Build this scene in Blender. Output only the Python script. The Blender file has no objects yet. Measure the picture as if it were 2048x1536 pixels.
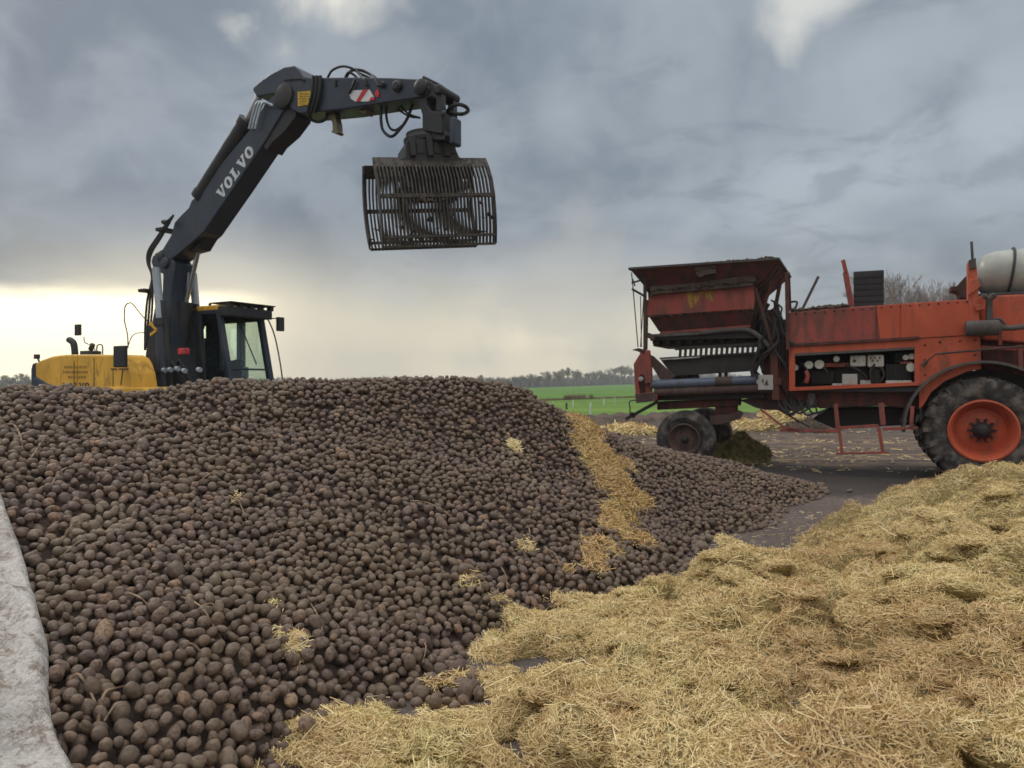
import bpy, math, random
import numpy as np
from mathutils import Vector, Matrix, Euler, noise as mnoise

random.seed(7)
RNG = np.random.default_rng(11)
sc = bpy.context.scene
PI = math.pi
R = math.radians

# ------------------------------------------------------------------ camera
CH = 1.6            # camera height
FP = 1500.0         # focal length in photo pixels (2048 wide)
HZ = 770.0          # horizon row in the photo
cam_d = bpy.data.cameras.new('camera')
cam = bpy.data.objects.new('camera', cam_d)
sc.collection.objects.link(cam)
cam.location = (0, 0, CH)
cam.rotation_euler = (R(90), 0, 0)
cam_d.sensor_width = 36
cam_d.lens = 36 * FP / 2048
cam_d.shift_y = (HZ - 768) / 2048.0
cam_d.clip_start = 0.05
cam_d.clip_end = 5000
cam_d.dof.use_dof = True
cam_d.dof.focus_distance = 3.9
cam_d.dof.aperture_fstop = 4.5
sc.camera = cam

# ------------------------------------------------------------------ colour
sc.view_settings.view_transform = 'Standard'
sc.view_settings.look = 'None'
sc.view_settings.exposure = 0.0
sc.view_settings.gamma = 1.0
sc.cycles.max_bounces = 6
sc.cycles.diffuse_bounces = 3
sc.cycles.transparent_max_bounces = 12
sc.cycles.use_denoising = True

SUN_EL, SUN_AZ = 36.0, -50.0        # azimuth measured from +Y towards +X (negative = left)

# ------------------------------------------------------------------ node helper
class NT:
    def __init__(s, tree):
        s.t = tree; s.n = tree.nodes; s.l = tree.links
    def node(s, typ, ins=None, **props):
        nd = s.n.new(typ)
        for k, v in props.items(): setattr(nd, k, v)
        if ins:
            for k, v in ins.items(): s.put(nd.inputs[k], v)
        return nd
    def put(s, sock, v):
        if isinstance(v, bpy.types.NodeSocket): s.l.new(v, sock)
        else: sock.default_value = v
    def m(s, op, a, b=0.0, c=0.0, clamp=False):
        nd = s.n.new('ShaderNodeMath'); nd.operation = op; nd.use_clamp = clamp
        s.put(nd.inputs[0], a); s.put(nd.inputs[1], b); s.put(nd.inputs[2], c)
        return nd.outputs[0]
    def mix(s, f, a, b, mode='MIX'):
        nd = s.n.new('ShaderNodeMix'); nd.data_type = 'RGBA'; nd.blend_type = mode
        s.put(nd.inputs[0], f)
        s.put(nd.inputs[6], a if isinstance(a, bpy.types.NodeSocket) else tuple(a) + (1,) * (4 - len(a)))
        s.put(nd.inputs[7], b if isinstance(b, bpy.types.NodeSocket) else tuple(b) + (1,) * (4 - len(b)))
        return nd.outputs[2]
    def ss(s, x, a, b, lo=0.0, hi=1.0):
        nd = s.n.new('ShaderNodeMapRange'); nd.interpolation_type = 'SMOOTHSTEP'
        s.put(nd.inputs[0], x); s.put(nd.inputs[1], a); s.put(nd.inputs[2], b)
        s.put(nd.inputs[3], lo); s.put(nd.inputs[4], hi)
        return nd.outputs[0]
    def noise(s, vec, scale, detail=5, rough=.55, dist=0.0):
        nd = s.n.new('ShaderNodeTexNoise')
        if vec is not None: s.l.new(vec, nd.inputs['Vector'])
        nd.inputs['Scale'].default_value = scale
        nd.inputs['Detail'].default_value = detail
        nd.inputs['Roughness'].default_value = rough
        nd.inputs['Distortion'].default_value = dist
        return nd.outputs['Fac']
    def mapping(s, vec, scale=(1, 1, 1), loc=(0, 0, 0), rot=(0, 0, 0)):
        nd = s.n.new('ShaderNodeMapping'); s.l.new(vec, nd.inputs[0])
        nd.inputs['Scale'].default_value = scale; nd.inputs['Location'].default_value = loc
        nd.inputs['Rotation'].default_value = rot
        return nd.outputs[0]

# ------------------------------------------------------------------ world
world = bpy.data.worlds.new('World'); sc.world = world; world.use_nodes = True
w = NT(world.node_tree); w.n.clear()
tc = w.node('ShaderNodeTexCoord').outputs['Generated']
sky = w.node('ShaderNodeTexSky', sky_type='NISHITA', sun_disc=False)
sky.sun_elevation = R(SUN_EL); sky.sun_rotation = R(SUN_AZ)
sky.dust_density = 3.0
nsky = w.node('ShaderNodeBackground', {'Color': sky.outputs[0], 'Strength': 0.06})
sep = w.node('ShaderNodeSeparateXYZ'); w.l.new(tc, sep.inputs[0])
dx, dy, dz = sep.outputs
el = w.m('MAXIMUM', dz, 0.0)
den = w.m('ADD', el, 0.24)
cmb = w.node('ShaderNodeCombineXYZ', {'X': w.m('DIVIDE', dx, den), 'Y': w.m('DIVIDE', dy, den), 'Z': 0.0})
cv = w.mapping(cmb.outputs[0], (1, 1, 1), (3.1, 1.7, 0), (0, 0, R(20)))
n1 = w.noise(cv, 0.5, 6, .48, .4)
n2 = w.noise(cv, 1.5, 6, .52, .25)
n3 = w.noise(tc, 2.4, 4, .5, .2)
n4 = w.noise(tc, 8.0, 4, .5, .3)
az = w.m('ARCTAN2', dx, dy)
cl = w.m('ADD', w.m('MULTIPLY', n1, .6), w.m('ADD', w.m('MULTIPLY', n2, .25), w.m('MULTIPLY', n3, .25)))
t_ = w.ss(cl, .44, .67)
base = w.mix(t_, (.195, .240, .300), (.475, .540, .605))
base = w.mix(w.m('MULTIPLY', w.ss(n4, .40, .64), .42), base, (.47, .52, .57))
n5 = w.noise(cv, 4.5, 5, .6, .5)
base = w.mix(w.m('MULTIPLY', w.ss(n5, .48, .68), .45), base, (.21, .25, .31))
# a heavier, warmer bank of cloud low on the left
low = w.ss(w.m('ADD', el, w.m('MULTIPLY', w.m('SUBTRACT', n1, .5), .12)), .06, .26, 1.0, 0.0)
left = w.ss(az, -.15, -.75, 0.0, 1.0)
lowcol = w.mix(w.ss(n2, .38, .66), (.225, .235, .235), (.43, .44, .43))
base = w.mix(w.m('MULTIPLY', low, w.m('ADD', w.m('MULTIPLY', left, .45), .42)), base, lowcol)
# cream light under the cloud edge at the horizon
edge = w.m('ADD', el, w.m('MULTIPLY', w.m('SUBTRACT', n1, .5), .14))
edge = w.m('ADD', edge, w.m('MULTIPLY', w.m('SUBTRACT', n2, .5), .05))
front = w.ss(w.m('ABSOLUTE', w.m('ADD', az, .12)), .75, .30)
gap_far = w.m('MULTIPLY', w.ss(edge, .055, .195, 1.0, 0.0), w.ss(w.m('ABSOLUTE', w.m('ADD', az, .14)), .55, .30))
creamy = w.mix(w.ss(n3, .35, .62), (.84, .77, .60), (1.12, 1.0, .74))
base = w.mix(w.m('MULTIPLY', gap_far, .95), base, creamy)
gl = w.m('MULTIPLY', w.ss(edge, .086, .116, 1.0, 0.0), w.m('MULTIPLY', w.ss(az, -.28, -.42), w.ss(az, -1.15, -.8)))
base = w.mix(gl, base, (1.9, 1.72, 1.22))
# torn openings high in the frame
def spot(px, py, rad, col, st=1.0):
    global base
    v = Vector(((px - 1024) / FP, 1, (HZ - py) / FP)).normalized()
    d = w.node('ShaderNodeVectorMath', operation='DISTANCE'); w.l.new(tc, d.inputs[0]); d.inputs[1].default_value = v
    dd = w.m('ADD', d.outputs['Value'], w.m('MULTIPLY', w.m('SUBTRACT', n2, .5), rad * 1.9))
    dd = w.m('ADD', dd, w.m('MULTIPLY', w.m('SUBTRACT', n4, .5), rad * 3.6))
    base = w.mix(w.m('MULTIPLY', w.ss(dd, rad * 1.15, 0.0), st), base, col)
spot(665, 0, .085, (.92, .90, .80))
spot(1618, -40, .065, (.84, .84, .78), .75)
spot(1120, 240, .05, (.56, .62, .68), .3)
spot(570, 100, .045, (.62, .66, .64), .7)
spot(2030, 215, .06, (.50, .56, .62), .6)
spot(1150, 610, .14, (.55, .55, .52), .5)
# overcast brightest overhead; sky behind the camera also raised, added as frontal fill
zen_fill = w.m('MULTIPLY', w.ss(dz, .42, .92, 1.0, 3.0), w.ss(dy, .25, -.45, 1.0, 1.5))
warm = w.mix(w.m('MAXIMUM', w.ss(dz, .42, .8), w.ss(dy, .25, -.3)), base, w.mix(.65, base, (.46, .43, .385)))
zc = w.node('ShaderNodeVectorMath', operation='SCALE'); w.l.new(warm, zc.inputs[0]); w.l.new(zen_fill, zc.inputs['Scale'])
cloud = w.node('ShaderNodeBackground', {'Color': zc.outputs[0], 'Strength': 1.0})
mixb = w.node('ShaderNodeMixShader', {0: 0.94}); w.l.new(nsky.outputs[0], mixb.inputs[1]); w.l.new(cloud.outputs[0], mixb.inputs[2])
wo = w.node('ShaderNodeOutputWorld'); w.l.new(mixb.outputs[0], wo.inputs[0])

# ------------------------------------------------------------------ sun (veiled)
sd = bpy.data.lights.new('sun', 'SUN'); so = bpy.data.objects.new('sun', sd); sc.collection.objects.link(so)
sd.energy = 0.8; sd.angle = R(12); sd.color = (1.0, .94, .84)
sv = Vector((math.sin(R(SUN_AZ)) * math.cos(R(SUN_EL)), math.cos(R(SUN_AZ)) * math.cos(R(SUN_EL)), math.sin(R(SUN_EL))))
so.rotation_euler = (-sv).to_track_quat('-Z', 'Y').to_euler(); so.location = sv * 40

# ================================================================== helpers
def tag(o, label=None, cat=None, group=None, kind=None):
    if label: o['label'] = label
    if cat: o['category'] = cat
    if group: o['group'] = group
    if kind: o['kind'] = kind
    return o
def empty(name, loc=(0, 0, 0), rz=0.0):
    o = bpy.data.objects.new(name, None); sc.collection.objects.link(o)
    o.location = loc; o.rotation_euler = (0, 0, rz); o.empty_display_size = .3
    return o

class MB:
    """collects shapes, links them as ONE mesh object"""
    def __init__(s): s.v = []; s.f = []; s.sm = []; s.cut = []
    def add(s, vs, fs, smooth=False, M=None):
        b = len(s.v); s.cut.append((len(s.v), len(s.f)))
        s.v += [tuple(M @ Vector(p)) if M is not None else tuple(p) for p in vs]
        s.f += [[b + i for i in f] for f in fs]; s.sm += [smooth] * len(fs)
    def box(s, lo, hi, M=None):
        x0, y0, z0 = lo; x1, y1, z1 = hi
        s.add([(x0, y0, z0), (x1, y0, z0), (x1, y1, z0), (x0, y1, z0), (x0, y0, z1), (x1, y0, z1), (x1, y1, z1), (x0, y1, z1)],
              [(0, 3, 2, 1), (4, 5, 6, 7), (0, 1, 5, 4), (1, 2, 6, 5), (2, 3, 7, 6), (3, 0, 4, 7)], False, M)
    def prism(s, poly, v0, v1, M=None):
        """poly = (u, z) outline, extruded from v0 to v1"""
        n = len(poly)
        vs = [(u, v0, z) for u, z in poly] + [(u, v1, z) for u, z in poly]
        fs = [tuple(range(n)), tuple(reversed(range(n, 2 * n)))]
        fs += [(i, i + n, (i + 1) % n + n, (i + 1) % n) for i in range(n)]
        s.add(vs, fs, False, M)
    def tube(s, pts, r, seg=8, M=None, smooth=True, cap=True):
        pts = [Vector(p) for p in pts]
        rs = r if isinstance(r, (list, tuple)) else [r] * len(pts)
        vs = []; fs = []; up = None
        for i, p in enumerate(pts):
            t = (pts[min(i + 1, len(pts) - 1)] - pts[max(i - 1, 0)]).normalized()
            if up is None:
                up = t.orthogonal().normalized()
            else:
                up = (up - t * up.dot(t))
                up = up.normalized() if up.length > 1e-5 else t.orthogonal().normalized()
            sd_ = t.cross(up)
            for k in range(seg):
                a = 2 * PI * k / seg
                vs.append(p + (up * math.cos(a) + sd_ * math.sin(a)) * rs[i])
        for i in range(len(pts) - 1):
            for k in range(seg):
                a = i * seg + k; b = i * seg + (k + 1) % seg
                fs.append((a, b, b + seg, a + seg))
        if cap:
            fs.append(tuple(reversed(range(seg)))); fs.append(tuple(range((len(pts) - 1) * seg, len(pts) * seg)))
        s.add(vs, fs, smooth, M)
    def bar(s, a, b, wd, hg, M=None):
        """rectangular bar from a to b"""
        a = Vector(a); b = Vector(b); t = (b - a).normalized()
        side = t.cross(Vector((0, 0, 1)))
        side = side.normalized() if side.length > 1e-3 else Vector((1, 0, 0))
        up = side.cross(t).normalized()
        vs = []
        for p in (a, b):
            for sx, sy in ((-1, -1), (1, -1), (1, 1), (-1, 1)): vs.append(p + side * sx * wd / 2 + up * sy * hg / 2)
        s.add(vs, [(0, 3, 2, 1), (4, 5, 6, 7), (0, 1, 5, 4), (1, 2, 6, 5), (2, 3, 7, 6), (3, 0, 4, 7)], False, M)
    def lathe(s, prof, seg=32, axis='Y', c=(0, 0, 0), M=None, smooth=True, caps=(1, 1)):
        """prof = (offset along axis, radius)"""
        vs = []; fs = []
        for t, r in prof:
            for k in range(seg):
                a = 2 * PI * k / seg; x, z = r * math.cos(a), r * math.sin(a)
                p = (x, t, z) if axis == 'Y' else ((t, x, z) if axis == 'X' else (x, z, t))
                vs.append((p[0] + c[0], p[1] + c[1], p[2] + c[2]))
        for i in range(len(prof) - 1):
            for k in range(seg):
                a = i * seg + k; b = i * seg + (k + 1) % seg
                fs.append((a, b, b + seg, a + seg))
        if caps[0]: fs.append(tuple(range(seg)))
        if caps[1]: fs.append(tuple(range((len(prof) - 1) * seg, len(prof) * seg)))
        s.add(vs, fs, smooth, M)
    def each(s, name, mat, parent=None, bevel=0.0):
        """every shape collected becomes an object of its own"""
        out = []
        for (v0, f0), (v1, f1) in zip(s.cut, s.cut[1:] + [(len(s.v), len(s.f))]):
            t = MB(); t.v = s.v[v0:v1]; t.f = [[i - v0 for i in f] for f in s.f[f0:f1]]; t.sm = s.sm[f0:f1]; out.append(t.build(name, mat, parent, bevel))
        return out
    def build(s, name, mat, parent=None, bevel=0.0, fix=True):
        me = bpy.data.meshes.new(name); me.from_pydata(s.v, [], s.f); me.update()
        for p, sm in zip(me.polygons, s.sm): p.use_smooth = sm
        if fix:
            import bmesh
            bm = bmesh.new(); bm.from_mesh(me); bmesh.ops.recalc_face_normals(bm, faces=bm.faces); bm.to_mesh(me); bm.free()
        if any(s.sm): me.set_sharp_from_angle(angle=R(38))
        me.materials.append(mat)
        o = bpy.data.objects.new(name, me); sc.collection.objects.link(o)
        if parent: o.parent = parent
        if bevel:
            md = o.modifiers.new('bevel', 'BEVEL'); md.width = bevel; md.segments = 2; md.limit_method = 'ANGLE'; md.angle_limit = R(40)
            md.harden_normals = False
        return o

def curve_pts(ctrl, n=10):
    """Catmull-Rom through control points"""
    P = [Vector(c) for c in ctrl]; P = [P[0]] + P + [P[-1]]; out = []
    for i in range(1, len(P) - 2):
        for k in range(n):
            t = k / n; a, b, c, d = P[i - 1], P[i], P[i + 1], P[i + 2]
            out.append(.5 * ((2 * b) + (c - a) * t + (2 * a - 5 * b + 4 * c - d) * t * t + (3 * b - a - 3 * c + d) * t ** 3))
    out.append(P[-2]); return out

class Frame:
    """a machine's own axes: u forward, v away to the side, z up"""
    def __init__(s, o, deg):
        s.o = Vector((o[0], o[1], 0)); a = R(deg)
        s.U = Vector((math.cos(a), -math.sin(a), 0)); s.V = Vector((math.sin(a), math.cos(a), 0)); s.rz = -a
    def q(s, px, py, v=0.0):
        r = (px - 1024) / FP; b = s.o + s.V * v
        u = (r * b.y - b.x) / (s.U.x - r * s.U.y)
        d = b.y + u * s.U.y
        return (u, CH + (HZ - py) / FP * d)
    def p(s, px, py, v=0.0):
        u, z = s.q(px, py, v); return (u, v, z)
    def poly(s, pts, v=0.0): return [s.q(x, y, v) for x, y in pts]

# ------------------------------------------------------------------ materials
def mat(name):
    m = bpy.data.materials.new(name); m.use_nodes = True; t = NT(m.node_tree); t.n.clear()
    b = t.node('ShaderNodeBsdfPrincipled'); o = t.node('ShaderNodeOutputMaterial'); t.l.new(b.outputs[0], o.inputs[0])
    return m, t, b
def bump(t, b, h, st=.3, dist=.01):
    n = t.node('ShaderNodeBump', {'Height': h, 'Strength': st, 'Distance': dist}); t.l.new(n.outputs[0], b.inputs['Normal'])
def painted(name, col, dirt=(.06, .045, .035), amt=.4, rough=.45, metal=0.0, sc_=2.2, streak=True, spec=.4):
    m, t, b = mat(name)
    c = t.node('ShaderNodeTexCoord').outputs['Object']
    vs = t.mapping(c, (sc_ * 1.6, sc_ * 1.6, sc_ * .55)) if streak else t.mapping(c, (sc_,) * 3)
    a = t.noise(vs, 1.6, 8, .62, .4); f = t.noise(c, 23, 5, .6); g = t.noise(c, 1.1, 3, .5)
    x = t.m('ADD', t.m('MULTIPLY', a, .6), t.m('ADD', t.m('MULTIPLY', f, .2), t.m('MULTIPLY', g, .3)))
    k = t.ss(x, .64 - amt * .35, .72 - amt * .12)
    fade = t.mix(t.ss(g, .35, .7), [v * .82 for v in col], [min(1, v * 1.12 + .008) for v in col])
    t.l.new(t.mix(t.m('MULTIPLY', k, min(1, .55 + amt * .5)), fade, dirt), b.inputs['Base Color'])
    t.put(b.inputs['Roughness'], t.m('ADD', rough, t.m('MULTIPLY', k, .35), clamp=True))
    t.put(b.inputs['Metallic'], metal); t.put(b.inputs['Specular IOR Level'], spec)
    bump(t, b, t.m('ADD', t.m('MULTIPLY', k, .6), t.m('MULTIPLY', f, .5)), .25, .008)
    return m
M = {}
M['yellow'] = painted('yellow_paint', (.76, .42, .045), (.24, .15, .05), .26, .42)
M['grey'] = painted('blue_grey_paint', (.027, .040, .062), (.070, .066, .064), .26, .40)
M['dark'] = painted('black_steel', (.022, .024, .028), (.06, .055, .05), .3, .5)
M['black'] = painted('black_rubber_hose', (.012, .012, .013), (.04, .035, .03), .2, .55)
M['chrome'] = painted('chromed_rod', (.62, .66, .70), (.3, .3, .3), .05, .18, metal=.9)
M['cylpaint'] = painted('pale_cylinder_guard', (.36, .42, .48), (.2, .2, .2), .15, .35)
M['steel'] = painted('worn_bare_steel', (.072, .064, .056), (.035, .028, .021), .5, .5, metal=.3, sc_=5)
M['red'] = painted('faded_red_paint', (.34, .062, .045), (.11, .062, .052), .52, .5)
M['orange'] = painted('orange_red_paint', (.50, .085, .034), (.21, .078, .050), .36, .48)
M['redmud'] = painted('muddy_red_paint', (.17, .032, .024), (.050, .037, .032), .72, .65)
M['mud'] = painted('caked_mud', (.115, .088, .072), (.060, .044, .036), .5, .95, sc_=5, spec=.1)
M['rust'] = painted('rusty_brown_steel', (.105, .060, .052), (.055, .042, .037), .5, .8)
M['machine'] = painted('oily_black_machinery', (.020, .018, .018), (.06, .045, .04), .35, .6)
M['blueroll'] = painted('blue_grey_roller', (.10, .125, .18), (.09, .07, .05), .3, .4)
M['white'] = painted('off_white_enamel', (.62, .62, .56), (.25, .22, .17), .35, .5)
M['plate'] = painted('pale_cover_plate', (.42, .41, .39), (.2, .17, .14), .35, .5)
M['fender'] = painted('grey_dusty_fender', (.085, .080, .076), (.075, .060, .05), .4, .7)
M['logo'] = painted('worn_yellow_print', (.36, .24, .030), (.18, .05, .035), .55, .6, sc_=6)
M['decalred'] = painted('red_warning_foil', (.55, .03, .04), (.1, .08, .08), .1, .4)
M['decalwhite'] = painted('white_warning_foil', (.72, .72, .74), (.3, .3, .3), .1, .4)
M['letters'] = painted('pale_grey_lettering', (.62, .66, .70), (.3, .3, .3), .12, .5)
M['darktext'] = painted('dark_lettering', (.075, .05, .035), (.2, .12, .05), .2, .5)
M['fainttext'] = painted('faint_brown_lettering', (.36, .19, .035), (.5, .27, .04), .4, .5)
M['sign'] = painted('yellow_plate', (.70, .44, .03), (.2, .15, .06), .2, .5)
M['soil'] = painted('dry_soil', (.085, .062, .052), (.05, .038, .033), .5, .95, sc_=8, spec=.1)
M['brass'] = painted('greenish_hose_metal', (.20, .17, .10), (.1, .1, .1), .2, .4, metal=.4)

def rubber():
    m, t, b = mat('tyre_rubber')
    c = t.node('ShaderNodeTexCoord').outputs['Object']
    n = t.noise(c, 5, 7, .6); f = t.noise(c, 30, 3)
    t.l.new(t.mix(t.ss(n, .42, .66), (.040, .037, .036), (.150, .127, .112)), b.inputs['Base Color'])
    t.put(b.inputs['Roughness'], .85); t.put(b.inputs['Specular IOR Level'], .2); bump(t, b, t.m('ADD', n, f), .3, .01)
    return m
M['rubber'] = rubber()
def tankm():
    m, t, b = mat('milky_plastic')
    c = t.node('ShaderNodeTexCoord').outputs['Object']; n = t.noise(c, 2, 5, .6)
    t.l.new(t.mix(t.ss(n, .4, .7), (.30, .31, .28), (.42, .43, .39)), b.inputs['Base Color'])
    t.put(b.inputs['Roughness'], .38); t.put(b.inputs['Subsurface Weight'], .1)
    return m
M['tank'] = tankm()
def glassm():
    m = bpy.data.materials.new('tinted_cab_glass'); m.use_nodes = True; t = NT(m.node_tree); t.n.clear()
    tr = t.node('ShaderNodeBsdfTransparent', {'Color': (.86, .97, .90, 1)})
    gl = t.node('ShaderNodeBsdfGlossy', {'Color': (.75, .85, .88, 1), 'Roughness': .04})
    fr = t.node('ShaderNodeLayerWeight', {'Blend': .35})
    x = t.node('ShaderNodeMixShader', {0: t.m('MULTIPLY', t.m('ADD', fr.outputs['Fresnel'], .05), .5)})
    t.l.new(tr.outputs[0], x.inputs[1]); t.l.new(gl.outputs[0], x.inputs[2])
    o = t.node('ShaderNodeOutputMaterial'); t.l.new(x.outputs[0], o.inputs[0]); return m
M['glass'] = glassm()

def ramp(t, fac, stops):
    nd = t.node('ShaderNodeValToRGB'); cr = nd.color_ramp
    while len(cr.elements) < len(stops): cr.elements.new(.5)
    for e, (p, c) in zip(cr.elements, stops): e.position = p; e.color = tuple(c) + (1,)
    t.put(nd.inputs[0], fac); return nd.outputs[0]
def potatom(name, attr):
    m, t, b = mat(name)
    if attr: r = t.node('ShaderNodeAttribute', attribute_name='rnd').outputs['Fac']
    else: r = t.node('ShaderNodeObjectInfo').outputs['Random']
    c = t.node('ShaderNodeNewGeometry').outputs['Position']
    col = ramp(t, r, [(0, (.108, .075, .062)), (.30, (.152, .107, .085)), (.68, (.188, .133, .104)), (.90, (.212, .148, .110)), (.975, (.26, .155, .10)), (1, (.34, .225, .14))])
    n = t.noise(c, 62, 6, .65); g = t.noise(c, 1.3, 4, .55); h = t.noise(c, 240, 2, .5)
    col = t.mix(t.ss(n, .46, .66), col, (.080, .057, .047))
    col = t.mix(t.m('MULTIPLY', t.ss(g, .46, .60), .6), col, (.165, .120, .078))
    g2 = t.noise(t.mapping(c, (1.0, .45, 1), (4.2, 0, 0)), 1.9, 4, .6)
    col = t.mix(t.m('MULTIPLY', t.ss(g2, .56, .68), .5), col, (.25, .20, .14))
    t.l.new(col, b.inputs['Base Color'])
    t.put(b.inputs['Roughness'], .60); t.put(b.inputs['Specular IOR Level'], .36)
    bump(t, b, t.m('ADD', n, t.m('MULTIPLY', h, .3)), .35, .006)
    return m
M['potato'] = potatom('earthy_potato_skin', False)
M['potatoes'] = potatom('earthy_potato_skins', True)
def strawm(name='straw'):
    m, t, b = mat(name)
    r = t.node('ShaderNodeAttribute', attribute_name='rnd').outputs['Fac']
    c = t.node('ShaderNodeNewGeometry').outputs['Position']
    col = ramp(t, r, [(0, (.27, .18, .08)), (.22, (.60, .44, .20)), (.55, (.79, .62, .32)), (.82, (.88, .72, .38)), (1, (.95, .86, .58))])
    g = t.noise(c, 2.3, 5, .6); h = t.noise(c, .9, 3, .5)
    col = t.mix(t.m('MULTIPLY', t.ss(g, .5, .66), .35), col, (.62, .58, .25))
    col = t.mix(t.m('MULTIPLY', t.ss(h, .46, .62), .55), col, (.60, .39, .20))
    t.l.new(col, b.inputs['Base Color']); t.put(b.inputs['Roughness'], .62); t.put(b.inputs['Specular IOR Level'], .3)
    return m
M['straw'] = strawm()
def strawwarm():
    m = strawm('weathered_straw'); 
    for nd in m.node_tree.nodes:
        if nd.type == 'VALTORGB':
            for e, c in zip(nd.color_ramp.elements, ((.24, .15, .06), (.48, .32, .13), (.66, .46, .20), (.74, .55, .26), (.84, .68, .38))): e.color = c + (1,)
    return m
M['strawwarm'] = strawwarm()
def strawbed():
    m, t, b = mat('matted_straw')
    c = t.node('ShaderNodeNewGeometry').outputs['Position']
    n = t.noise(c, 40, 6, .7, 1.5); g = t.noise(c, 3, 4)
    col = t.mix(t.ss(n, .4, .62), (.20, .140, .058), (.52, .39, .17))
    t.l.new(t.mix(t.m('MULTIPLY', g, .5), col, (.34, .29, .10)), b.inputs['Base Color'])
    t.put(b.inputs['Roughness'], .9); bump(t, b, n, .8, .03); return m
M['strawbed'] = strawbed()
def groundm():
    m, t, b = mat('wet_muddy_yard')
    c = t.node('ShaderNodeNewGeometry').outputs['Position']
    sp = t.node('ShaderNodeSeparateXYZ'); t.l.new(c, sp.inputs[0]); Y = sp.outputs[1]; X = sp.outputs[0]
    n = t.noise(c, 1.1, 7, .6, .3); f = t.noise(c, 14, 6, .65); s = t.noise(t.mapping(c, (.35, 1.6, 1)), 1.6, 6, .62, .6)
    near = t.mix(t.ss(f, .4, .65), (.100, .076, .068), (.175, .138, .120))
    near = t.mix(t.m('MULTIPLY', t.ss(n, .42, .62), .6), near, (.075, .060, .058))
    chaff = t.mix(t.ss(s, .42, .62), (.062, .045, .037), (.19, .128, .085))
    chaff = t.mix(t.m('MULTIPLY', t.ss(f, .5, .7), .4), chaff, (.26, .24, .23))
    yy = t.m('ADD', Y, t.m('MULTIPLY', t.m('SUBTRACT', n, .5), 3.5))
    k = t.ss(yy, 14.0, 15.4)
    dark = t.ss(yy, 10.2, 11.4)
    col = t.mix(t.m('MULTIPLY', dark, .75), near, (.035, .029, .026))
    col = t.mix(k, col, chaff)
    soil = t.mix(t.ss(f, .4, .6), (.06, .045, .04), (.10, .078, .062))
    col = t.mix(t.ss(yy, 22, 27), col, soil)
    t.l.new(col, b.inputs['Base Color'])
    wet = t.m('MULTIPLY', t.ss(n, .46, .60), t.ss(yy, 12.5, 10.5))
    t.put(b.inputs['Roughness'], t.m('SUBTRACT', .9, t.m('MULTIPLY', wet, .2)))
    t.put(b.inputs['Specular IOR Level'], .3); bump(t, b, t.m('ADD', f, n), .5, .03)
    return m
def grassm(name, a, b2, stripes):
    m, t, b = mat(name)
    c = t.node('ShaderNodeNewGeometry').outputs['Position']
    n = t.noise(c, .12, 6, .6); f = t.noise(t.mapping(c, (1, .25, 1)), 1.7, 4, .7)
    s = t.noise(t.mapping(c, (.006, .09, 1), (0, 0, 0), (0, 0, R(-14))), 1.0, 3, .5)
    x = t.m('ADD', t.m('MULTIPLY', n, .4), t.m('ADD', t.m('MULTIPLY', f, .25), t.m('MULTIPLY', s, .35)))
    t.l.new(t.mix(t.ss(x, .40, .60), a, b2), b.inputs['Base Color'])
    t.put(b.inputs['Roughness'], .9); t.put(b.inputs['Specular IOR Level'], .1)
    return m
def tarpm():
    m, t, b = mat('dirty_white_fleece')
    c = t.node('ShaderNodeNewGeometry').outputs['Position']
    n = t.noise(t.mapping(c, (1, 1, 1.4), (0, 0, 0), (R(20), 0, R(30))), 7.5, 9, .75, .3)
    g = t.noise(c, 19, 7, .72, .6); f = t.noise(c, 70, 4, .6); s = t.noise(c, 190, 2, .6); a = t.noise(c, 1.1, 3)
    col = t.mix(t.ss(f, .3, .7), (.46, .435, .405), (.60, .57, .54))
    k = t.m('MULTIPLY', t.ss(n, .47, .58), t.ss(g, .42, .58))
    col = t.mix(t.m('MULTIPLY', k, .8), col, (.18, .13, .10))
    col = t.mix(t.m('MULTIPLY', t.ss(g, .56, .68), .45), col, (.18, .14, .115))
    col = t.mix(t.m('MULTIPLY', t.ss(a, .45, .65), .35), col, (.33, .29, .26))
    col = t.mix(t.ss(s, .62, .70), col, (.10, .075, .06))
    t.l.new(col, b.inputs['Base Color']); t.put(b.inputs['Roughness'], .85); t.put(b.inputs['Specular IOR Level'], .2)
    fo = t.noise(t.mapping(c, (1.6, .8, 1), (0, 0, 0), (0, 0, R(35))), 3.2, 4, .55, 1.6); fo2 = t.m('ABSOLUTE', t.m('SUBTRACT', fo, .5))
    col2 = t.mix(t.m('MULTIPLY', t.ss(fo2, .03, .0), .35), col, (.24, .20, .17)); t.l.new(col2, b.inputs['Base Color'])
    bump(t, b, t.m('ADD', t.m('MULTIPLY', g, .5), t.m('ADD', t.m('MULTIPLY', f, .25), t.m('MULTIPLY', fo2, 3.0))), .6, .03)
    return m
M['ground'] = groundm()
M['meadow'] = grassm('meadow_grass', (.098, .180, .034), (.165, .265, .055), 0)
M['crop'] = grassm('young_green_crop', (.070, .165, .026), (.140, .255, .048), 1)
M['tarp'] = tarpm()
def simple(name, a, b2, scale=8, rough=.9):
    m, t, b = mat(name); c = t.node('ShaderNodeNewGeometry').outputs['Position']; n = t.noise(c, scale, 5, .6)
    t.l.new(t.mix(t.ss(n, .38, .62), a, b2), b.inputs['Base Color']); t.put(b.inputs['Roughness'], rough); t.put(b.inputs['Specular IOR Level'], .15)
    bump(t, b, n, .4, .01); return m
M['bark'] = simple('distant_bark', (.24, .225, .17), (.36, .34, .26), .4)
M['bark2'] = simple('bare_tree_bark', (.26, .215, .215), (.38, .32, .31), .8)
M['wood'] = simple('far_wood', (.18, .17, .165), (.27, .255, .245), .12)
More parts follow.
